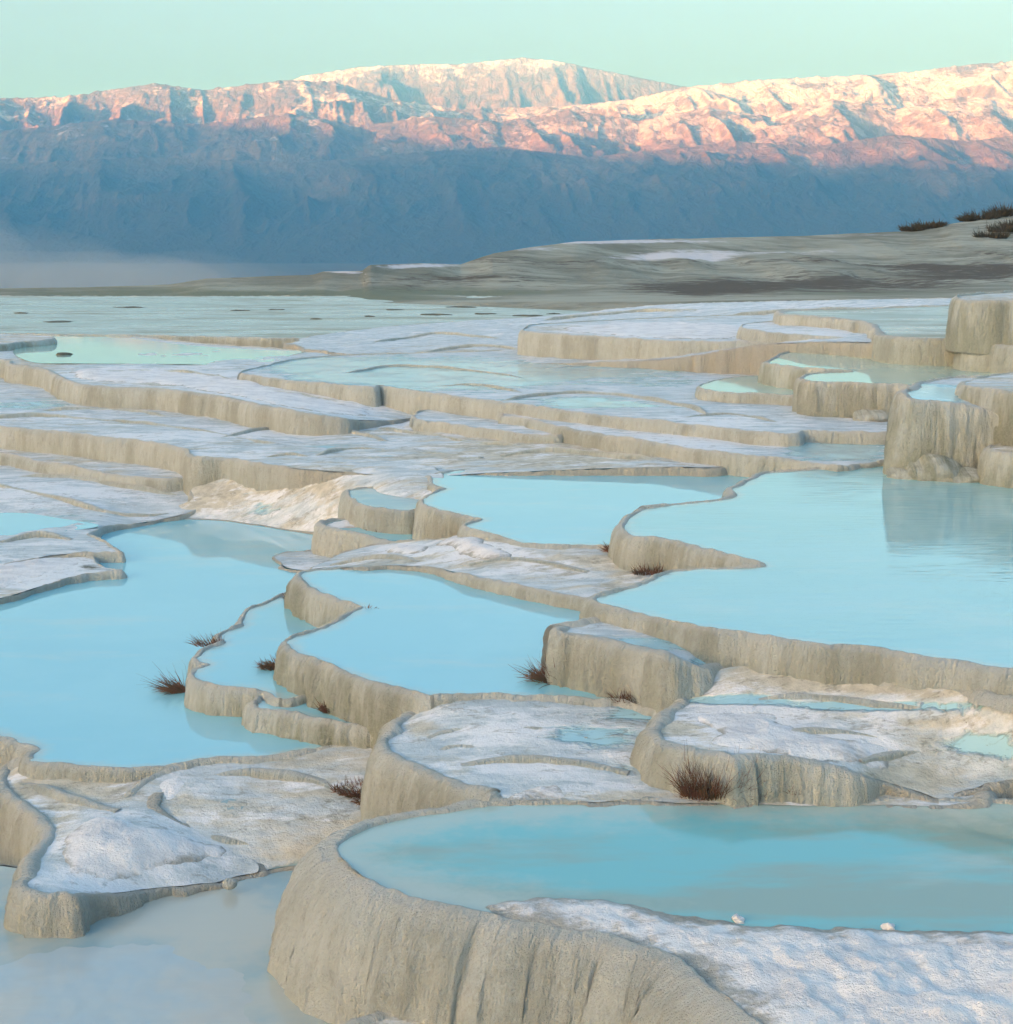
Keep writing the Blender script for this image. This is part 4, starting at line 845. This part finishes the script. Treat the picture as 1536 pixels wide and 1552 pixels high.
lump('travertine_mound', 'small grey mound at the foot of the dark fluted block', 'mound', P(1326, 634, 2.68), (.34, .3, .13), 10, algae=.4)
lump('travertine_mound', 'grey overhanging lump beside the dark gap in the left shelf rim', 'mound', P(266, 708, 3.44), (.20, .18, .11), 11, algae=.4)
s_ = NT('wet_mud'); M_MUD = s_.bsdf(s_.mix(s_.ramp(s_.noise(3, 5, .65), .35, .65), (0.07, 0.07, 0.05), (0.17, 0.17, 0.12)), 0.8)
BAR = [(200, 466, 28, 'wide dark mud bar alone in the left half of the far pale pool'), (30, 475, 14, 'small dark mud bar nearest the left edge of the far pale pool'),
       (365, 471, 17, 'left one of two close small mud bars before the low far bank'), (420, 470, 13, 'right one of two close small mud bars before the low far bank'),
       (600, 470, 18, 'mud bar below the white capped step of the hillside'), (660, 477, 30, 'longest mud bar in the right part of the far pale pool'),
       (735, 476, 22, 'mud bar just right of the longest bar in the far pool'), (805, 479, 24, 'dark mud bar close to the grey shelf, long and low'),
       (840, 476, 12, 'tiny mud bar close to the grey shelf beside a longer one'), (870, 470, 14, 'rightmost small mud bar of the far pale pool'),
       (700, 466, 22, 'farthest mud bar, lying directly under the hillside foot'), (560, 480, 10, 'tiny mud bar left of the longest bar in the far pool'),
       (480, 484, 12, 'small mud bar near the front middle of the far pool'), (90, 488, 30, 'wide mud bar behind the low greenish lip at left')]
for i, (x, y, wd, lb) in enumerate(BAR):
    p = P(x, y, 2.765)
    lump('mud_bar', lb, 'mud bar', p, (wd / FPX * p[1] * .8, wd / FPX * p[1] * 0.5, .03), 20 + i, M_MUD, 'mud bars in the far pool', sub=4, amp=.9)
lump('dark_islet', 'small dark islet in the left back pale green pool', 'islet', P(97, 538, 2.79), (.17, .2, .06), 60, M_MUD, sub=3)

# ------------------------------------------------------------------ dry plants
s_ = NT('dry_stems')
n_ = s_.noise(14, 3, 0.6)
M_STEM = s_.bsdf(s_.mix(s_.ramp(n_, 0.35, 0.65), (0.24, 0.115, 0.08), (0.14, 0.11, 0.07)), 0.9)
s_ = NT('hill_scrub')
M_SCRUB = s_.bsdf(s_.mix(s_.ramp(s_.noise(3, 4, 0.6), 0.35, 0.65), (0.045, 0.048, 0.03), (0.085, 0.07, 0.05)), 0.95)
def tuft(name, label, cat, base, wx, wy, hgt, n, lean=(0, 0), seed=0, width=0.004, mat=None, spread=0.9, group=None, droop=0.5):
    """a clump of thin bent stems rooted round a point"""
    rng = np.random.RandomState(100 + seed)
    V = []; F = []
    if name.startswith('dry_tuft'): n = int(n * 1.5)
    for i in range(n):
        a = rng.rand() * 2 * math.pi; q = math.sqrt(rng.rand())
        b = np.array((wx * q * math.cos(a), wy * q * math.sin(a), -0.02))
        d = np.array((math.cos(a) * spread * rng.rand() + lean[0], math.sin(a) * spread * rng.rand() + lean[1], 0.45 + rng.rand() * 0.8))
        d /= np.linalg.norm(d); L = hgt * (0.45 + 0.75 * rng.rand()); bend = rng.randn(3) * 0.25; bend[2] -= droop * rng.rand()
        wd = width * (0.6 + 0.8 * rng.rand()); k0 = len(V)
        side = np.cross(d, (0.3, 0.2, 1.0)); side /= np.linalg.norm(side) + 1e-9; oth = np.cross(d, side)
        for k in range(4):
            t = k / 3.0; c = b + d * L * t + bend * L * t * t * 0.6; rr = wd * (1 - t * 0.85)
            for j in range(3):
                an = j * 2.094; V.append(c + (side * math.cos(an) + oth * math.sin(an)) * rr)
        for k in range(3):
            for j in range(3):
                j2 = (j + 1) % 3; F.append((k0 + k * 3 + j, k0 + k * 3 + j2, k0 + k * 3 + 3 + j2, k0 + k * 3 + 3 + j))
    o = mesh_obj(name, np.array(V), np.array(F), mat or M_STEM); o.location = base
    return tag(o, label, cat, group)
tuft('dry_tuft', 'spiky dark brown tuft at the left end of the central fluted block', 'dry plant', P(842, 1030, 3.325), .13, .08, .20, 200, (-.45, -.2), 1)
tuft('dry_tuft', 'dark matted plants along the waterline under the central fluted block', 'dry plant', P(985, 1062, 3.325), .26, .05, .12, 330, (0, -.3), 2)
tuft('dry_bush', 'big dark reddish bush against the wall above the blue foreground pool', 'dry plant', P(1085, 1206, 3.49), .20, .07, .24, 1000, (.0, -.12), 3, .003, spread=.5)
tuft('dry_tuft', 'small dark tuft just right of the big reddish bush', 'dry plant', P(1145, 1206, 3.48), .08, .04, .09, 110, (0, -.2), 4)
tuft('dry_tuft', 'small reddish tuft on the sand far right of the big bush', 'dry plant', P(1205, 1199, 3.45), .06, .04, .08, 80, (0, -.2), 5)
q_ = on(sandy, 545, 1197, 3.85)
tuft('dry_tuft', 'red brown matted plants on the sandy shelf beside the icy terrace wall', 'dry plant', q_, .17, .10, .07, 600, (-.2, -.1), 6, .005, droop=1.0)
q_ = on(sandy, 582, 1222, 3.88)
tuft('dry_tuft', 'dark tuft at the foot of the curved icy terrace wall', 'dry plant', q_, .10, .06, .12, 190, (-.1, -.2), 7)
tuft('dry_tuft', 'dark plant clump on the left end of the scalloped middle pool wall', 'dry plant', P(420, 1012, 3.60), .10, .07, .12, 240, (-.5, -.1), 8)
tuft('dry_tuft', 'dark plant spiking left over the water from the small stepped basin', 'dry plant', P(275, 1046, 3.79), .06, .05, .20, 130, (-1.1, -.1), 9, droop=.8)
tuft('dry_twigs', 'thin twigs along the upper left lip of the small stepped basin', 'dry plant', P(318, 975, 3.60), .13, .07, .11, 110, (-.5, .1), 10, .003)
tuft('dry_twigs', 'sparse long stems reaching out of the left pool beside the basin', 'dry plant', P(262, 1040, 3.79), .10, .10, .34, 14, (-.6, -.3), 11, .0025)
tuft('dry_tuft', 'tiny dark tuft at the upper left lobe of the scalloped pool', 'dry plant', P(446, 908, 3.60), .06, .05, .09, 80, (-.5, 0), 12)
tuft('dry_tuft', 'rust red plants at the foot of the scalloped pool wall', 'dry plant', P(505, 1075, 3.62), .09, .05, .09, 150, (0, -.3), 13)
tuft('dry_tuft', 'brown mat on the olive algae ledge below the scalloped wall', 'dry plant', P(548, 1090, 3.63), .10, .05, .05, 130, (0, -.3), 14, droop=1.0)
tuft('dry_tuft', 'dark plant at the left tip of the curved wall of the large right pool', 'dry plant', P(934, 834, 3.1), .09, .07, .10, 150, (-.5, 0), 15)
tuft('dry_tuft', 'dark plants at the foot of the curved wall of the large right pool', 'dry plant', on(ledge, 985, 868, 3.17), .14, .06, .10, 190, (0, -.2), 16)
tuft('dry_tuft', 'dark tuft at the left corner of the right snowy terrace', 'dry plant', P(990, 1128, 3.43), .05, .04, .07, 80, (-.5, 0), 17)
tuft('dry_tuft', 'reddish dark tuft at the foot of the right snowy terrace corner', 'dry plant', P(984, 1155, 3.45), .06, .04, .09, 110, (-.4, -.1), 18)
tuft('dry_tuft', 'dark stems standing in for the dark gap of the left shelf rim', 'dry plant', P(280, 745, 3.66), .11, .08, .16, 160, (0, -.2), 19, .005)  # stems added to give the gap under the rim its shade
tuft('driftwood_twigs', 'dark twigs lying in the small pool of the stubby block', 'driftwood', P(598, 803, 3.45), .30, .10, .07, 120, (.2, 0), 20, .006, spread=2.5, droop=.6)
tuft('driftwood_twigs', 'tiny dark twig floating in the scalloped middle pool', 'driftwood', P(562, 921, 3.32), .06, .02, .05, 16, (.8, 0), 21, .006, spread=2.0, droop=.3)
tuft('dry_mat', 'flat mat of dead brown growth under the big reddish bush', 'dry plant', P(1090, 1207, 3.49), .24, .06, .07, 420, (0, -.3), 30, .004, spread=1.6, droop=1.2)
tuft('dry_mat', 'flat mat of dead reddish growth under the middle of the central fluted block', 'dry plant', P(1000, 1066, 3.325), .20, .05, .06, 320, (0, -.3), 31, .004, spread=1.6, droop=1.2)
tuft('dry_mat', 'dead brown mat where the curved icy wall meets the sandy shelf', 'dry plant', on(sandy, 560, 1205, 3.86), .12, .14, .05, 380, (-.2, -.2), 32, .004, spread=1.6, droop=1.2)
# reeds and scrub on the hillside crest
def hill_at(x, y):
    co = np.empty(len(HILL.data.vertices) * 3, np.float32); HILL.data.vertices.foreach_get('co', co); co = co.reshape(-1, 3)
    px, py = pix(np.where(co[:, 1:2] > 20, co, 20.0))
    return co[np.argmin((px - x) ** 2 + 4 * (py - y) ** 2 + (co[:, 1] < 30) * 1e9)]
SCRUB = ['leftmost scrub bush of the row on the hillside crest', 'wide scrub bush second from left on the hillside crest', 'small scrub bush at the right end of the left crest row',
         'small scrub bush left of the widest bush on the crest', 'widest low scrub bush on the hillside crest', 'scrub bush right of the widest bush on the crest', 'highest scrub bush on the crest at the right edge',
         'scrub bush on the slope well below the crest near the right edge', 'scrub bush on the slope just below the crest bushes at right', 'scrub bush cut by the right edge below the crest']
for i, (x, y, wd, hh) in enumerate([(1382, 347, 1.0, .5), (1402, 342, 1.3, .6), (1418, 340, .7, .4), (1466, 334, .7, .5), (1486, 331, 1.5, .7), (1512, 327, 1.2, .7), (1530, 322, 1.3, .9), (1505, 360, 1.3, .6), (1525, 352, 1.4, .7), (1540, 345, 1.2, .6)]):
    q = hill_at(x, y)
    tuft('scrub_bush', SCRUB[i], 'bush', tuple(q), wd * .8, wd * .8, hh, 260, (0, 0), 40 + i, .035, M_SCRUB, group='scrub bushes on the hillside')

# ------------------------------------------------------------------ steam drifting off the far pools
s_ = NT('steam_air'); v_ = s_.n('VolumePrincipled')
v_.inputs['Color'].default_value = (0.95, 0.98, 0.98, 1); v_.inputs['Density'].default_value = 0.006
s_.l(v_.outputs[0], s_.out.inputs['Volume'])
M_STEAM = s_.m
for i, (x, y, D, sx, sy, sz) in enumerate([(-60, 436, 78, 13, 14, 2.0), (140, 440, 76, 12, 12, 1.3), (285, 424, 84, 4, 9, 1.6), (20, 415, 90, 6, 12, 2.6), (170, 428, 92, 6, 12, 1.7), (-150, 395, 95, 8, 12, 3.2)]):
    import bmesh
    bm = bmesh.new(); bmesh.ops.create_icosphere(bm, subdivisions=4, radius=1.0)
    v = np.array([k.co[:] for k in bm.verts]); f = [tuple(q.index for q in t.verts) for t in bm.faces]; bm.free()
    v = v * (1 + .3 * fbm(v[:, 0] * 1.5 + v[:, 2], v[:, 1] * 1.5 - v[:, 2], 80 + i, 3))[:, None] * np.array((sx, sy, sz))
    o = mesh_obj('steam', v, f, M_STEAM); o.location = PD(x, y, D); o['kind'] = 'stuff'

# ------------------------------------------------------------------ haze
s_ = NT('haze_air'); v_ = s_.n('VolumePrincipled')
v_.inputs['Color'].default_value = (0.12, 0.48, 1.0, 1); v_.inputs['Absorption Color'].default_value = (1, 1, 1, 1); v_.inputs['Density'].default_value = 1.05e-4; v_.inputs['Anisotropy'].default_value = 0.0
s_.l(v_.outputs[0], s_.out.inputs['Volume'])
hx0, hx1, hy0, hy1, hz0, hz1 = -26000, 22000, -18000, 24000, -260, 1520
hv = [(x, y, z) for z in (hz0, hz1) for y in (hy0, hy1) for x in (hx0, hx1)]
hz = mesh_obj('haze', hv, [(0, 2, 3, 1), (4, 5, 7, 6), (0, 1, 5, 4), (2, 6, 7, 3), (0, 4, 6, 2), (1, 3, 7, 5)], s_.m, smooth=False)
hz['kind'] = 'stuff'
